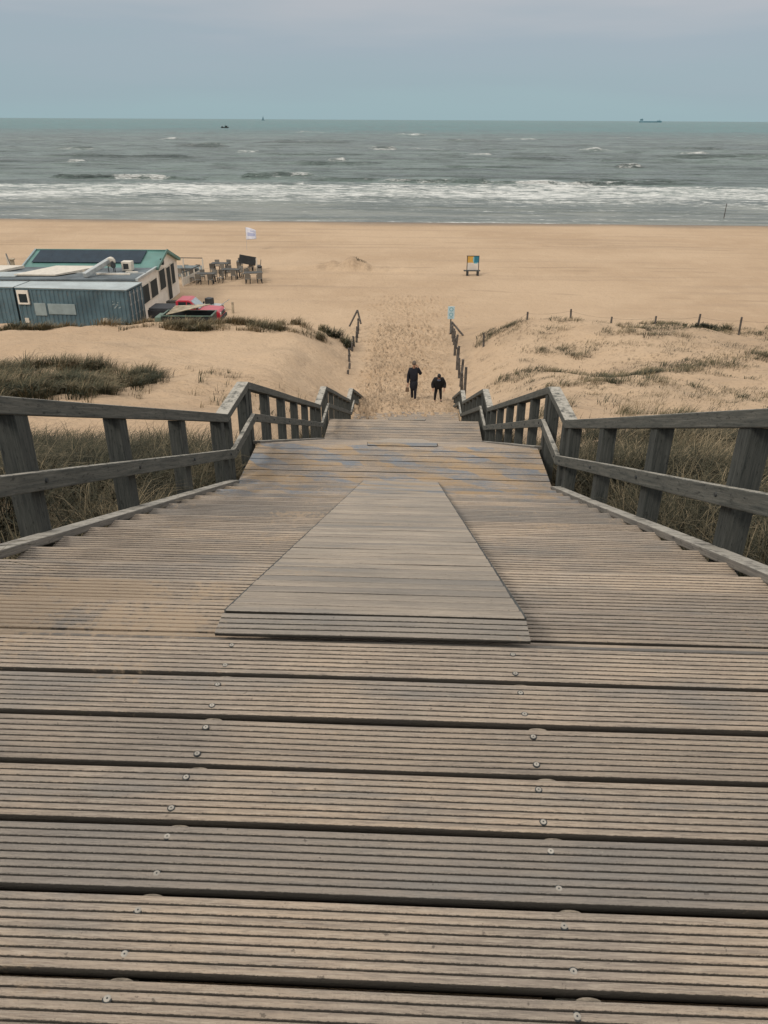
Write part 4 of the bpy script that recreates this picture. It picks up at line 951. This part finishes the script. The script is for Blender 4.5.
# ------------------------------------------------------------------ people
def skin_mesh(name, joints, edges, mat, parent, sub=2, root=0):
    me = bpy.data.meshes.new(name); me.from_pydata([j[0] for j in joints], edges, []); me.materials.append(mat)
    o = link(name, me, parent); sk = o.modifiers.new('skin', 'SKIN'); me.skin_vertices.new() if not me.skin_vertices else None
    for i, j in enumerate(joints):
        r = j[1]; me.skin_vertices[0].data[i].radius = r if isinstance(r, tuple) else (r, r)
        me.skin_vertices[0].data[i].use_root = (i == root)
    sk.use_smooth_shade = True; sb_ = o.modifiers.new('sub', 'SUBSURF'); sb_.levels = sub; sb_.render_levels = sub
    return o
def ell(name, c, r, mat, parent, rot=None):
    bm = bmesh.new(); bmesh.ops.create_uvsphere(bm, u_segments=16, v_segments=10, radius=1)
    for v in bm.verts:
        q = Vector((v.co.x * r[0], v.co.y * r[1], v.co.z * r[2]))
        v.co = (rot @ q if rot else q) + Vector(c)
    me = bpy.data.meshes.new(name); bm.to_mesh(me); bm.free(); me.materials.append(mat)
    me.polygons.foreach_set('use_smooth', [True] * len(me.polygons)); return link(name, me, parent)
M_SKIN = paint('skin', (.36, .20, .135), .6, .08, dirt_amt=0); M_NAVY = paint('navy_coat', (.006, .007, .013), .8, .2, dirt_amt=.0)
M_BLK = paint('black_cloth', (.005, .005, .006), .85, .2, dirt_amt=0); M_HAIRG = paint('grey_brown_hair', (.11, .085, .065), .8, .2, dirt_amt=0); M_HAIRD = paint('dark_hair', (.012, .011, .011), .7, .2, dirt_amt=0)
M_SHOER = paint('rust_shoe', (.28, .07, .04), .6, .15, dirt_amt=0); M_SHOEP = paint('pale_shoe', (.36, .34, .33), .6, .1, dirt_amt=0); M_BAG = paint('brown_bag', (.14, .09, .055), .7, .2, dirt_amt=0); M_SCARF = paint('blue_grey_scarf', (.07, .085, .12), .8, .15, dirt_amt=0)
def person(loc, label, pose):
    p = empty('person', loc, R(pose.get('rz', 0)), label, 'person')
    hp = Vector(pose['hip']); ch = Vector(pose['chest']); nk = Vector(pose['neck']); hd = Vector(pose['head'])
    J = [(hp, (.10, .08)), (ch, (.11, .08)), (nk, .06), (hd - (hd - nk) * .15, (.075, .09)), (hd + (hd - nk).normalized() * .06, (.078, .095))]
    E_ = [(0, 1), (1, 2), (2, 3), (3, 4)]
    bk = pose.get('bulk', 1.0)
    coat = [(hp + Vector((0, 0, -.16)), (.185 * bk, .15 * bk)), (hp + (ch - hp) * .4, (.18 * bk, .145 * bk)), (ch, (.185 * bk, .15 * bk)), (nk - (nk - ch) * .15, (.095, .085))]
    ce = [(0, 1), (1, 2), (2, 3)]
    trou = [(hp, (.15, .12))]; te = []
    hands = []
    for s_, arm, leg in ((-1, pose['arm_l'], pose['leg_l']), (1, pose['arm_r'], pose['leg_r'])):
        sh = ch + Vector((s_ * .19, 0, .10)); el_, wr = Vector(arm[0]), Vector(arm[1])
        hn = wr + (wr - el_).normalized() * .09
        i = len(J); J += [(sh, .055), (el_, .042), (wr, .030), (hn, (.042, .025))]; E_ += [(1, i), (i, i + 1), (i + 1, i + 2), (i + 2, i + 3)]
        # fingers and thumb
        d = (wr - el_).normalized(); sd_ = d.cross(Vector((0, 1, 0)))
        sd_ = sd_.normalized() if sd_.length > .1 else Vector((1, 0, 0))
        for k, ln in ((-.027, .05), (-.009, .062), (.009, .058), (.026, .045)):
            j = len(J); J += [(hn + sd_ * k + d * .03, .010), (hn + sd_ * k + d * (.03 + ln) + Vector((0, -.02, 0)), .008)]; E_ += [(i + 3, j), (j, j + 1)]
        j = len(J); J += [(wr + d * .04 + sd_ * .05 * -s_, .011), (wr + d * .08 + sd_ * .075 * -s_, .009)]; E_ += [(i + 2, j), (j, j + 1)]
        c = len(coat); coat += [(sh, .085 * bk), (el_, .070 * bk), (wr + (wr - el_) * .06, .055 * bk)]; ce += [(2, c), (c, c + 1), (c + 1, c + 2)]
        th, kn, an = hp + Vector((s_ * .09, 0, -.06)), Vector(leg[0]), Vector(leg[1]); toe = an + Vector(pose.get('toe', (0, -.16, -.05)))
        i = len(J); J += [(th, .070), (kn, .050), (an, .038), (toe, (.04, .03))]; E_ += [(0, i), (i, i + 1), (i + 1, i + 2), (i + 2, i + 3)]
        c = len(trou); trou += [(th, .105), (kn, .076), (an + Vector((0, 0, .0)), .058)]; te += [(0, c), (c, c + 1), (c + 1, c + 2)]
        skin_mesh('shoe', [(an + Vector((0, .05, -.045)), (.045, .05)), (an + Vector((0, -.04, -.04)), (.05, .055)), (toe + Vector((0, -.02, 0)), (.045, .035))], [(0, 1), (1, 2)], pose['shoe'][0 if s_ < 0 else 1], p, 1)
    skin_mesh('body', J, E_, M_SKIN, p)
    skin_mesh('coat', coat, ce, pose['coat'], p); skin_mesh('trousers', trou, te, pose['trousers'], p)
    up = (hd - nk).normalized(); fw = Vector(pose['face']).normalized(); rt = fw.cross(up).normalized(); up2 = rt.cross(fw)
    rot = Matrix((rt, fw, up2)).transposed()
    hc = hd + up * .04
    ell('hair', hc - fw * .022 + up2 * .035, (.094, .112, .108), pose['hair'], p, rot)
    ell('nose', hc + fw * .105 - up2 * .01, (.014, .02, .022), M_SKIN, p, rot)
    for s_ in (-1, 1):
        ell('eye', hc + fw * .088 + rt * (.033 * s_) + up2 * .015, (.012, .008, .008), M_HAIRD, p, rot)
        ell('ear', hc + rt * (.085 * s_) - up2 * .005, (.012, .022, .032), M_SKIN, p, rot)
    ell('mouth', hc + fw * .093 - up2 * .05, (.024, .008, .007), M_SHOER, p, rot)
    return p
gL, gR = gz(.20, 34.0), gz(1.33, 33.9)
pl = person((.20, 34.0, gL), 'person in long navy clothes with one hand raised to the head', dict(
    hip=(0, 0, .92), chest=(0, -.03, 1.28), neck=(0, -.05, 1.47), head=(.0, -.08, 1.60), face=(.1, -1, -.35),
    arm_l=((-.26, .03, 1.06), (-.27, -.06, .80)), arm_r=((.33, -.05, 1.18), (.17, -.15, 1.50)),
    leg_l=((-.08, -.05, .50), (-.06, .06, .09)), leg_r=((.08, -.10, .50), (.07, -.12, .09)), shoe=(M_BLK, M_SHOER), bulk=1.16, coat=M_NAVY, trousers=M_NAVY, hair=M_HAIRG))
MB().prism([(-.09, 0), (.09, 0), (.075, .20), (-.075, .20)], -.045, .045).build('bag', M_BAG, None, .02)
bag = bpy.data.objects['bag']; bag.location = (.20 - .29, 34.0 - .09, gL + .44); tag(bag, 'small brown bag hanging from the hand of the person in navy', 'bag')
m = MB()
for s_ in (-1, 1): m.tube((s_ * .05, 0, .19), (0, 0, .27), .008, n=6)
m.build('strap', M_BAG, bag)
pl.scale = (.98, 1.04, 1.06)
# open collar of the long coat and the skirt of it
skin_mesh('coat_skirt', [((0, 0, 1.0), (.205, .17)), ((0, -.02, .72), (.215, .19)), ((0, -.03, .42), (.19, .18))], [(0, 1), (1, 2)], M_NAVY, pl, 1)
pr = person((1.33, 33.9, gR), 'person in a black puffer jacket bending forward with lowered head', dict(
    hip=(0, .06, .84), chest=(0, -.14, 1.16), neck=(0, -.28, 1.34), head=(0, -.38, 1.46), face=(0, -.8, -.7),
    arm_l=((-.30, -.10, .98), (-.28, -.20, .80)), arm_r=((.30, -.10, .98), (.29, -.20, .82)),
    leg_l=((-.15, -.10, .45), (-.17, -.06, .09)), leg_r=((.12, -.02, .45), (.15, .10, .09)), shoe=(M_SHOEP, M_BLK), bulk=1.5, coat=M_BLK, trousers=M_BLK, hair=M_HAIRD))
pr.scale = (.90, .95, .88)
skin_mesh('scarf', [((-.08, -.30, 1.28), .045), ((0, -.37, 1.26), .05), ((.08, -.30, 1.28), .045)], [(0, 1), (1, 2)], M_SCARF, pr, 1)
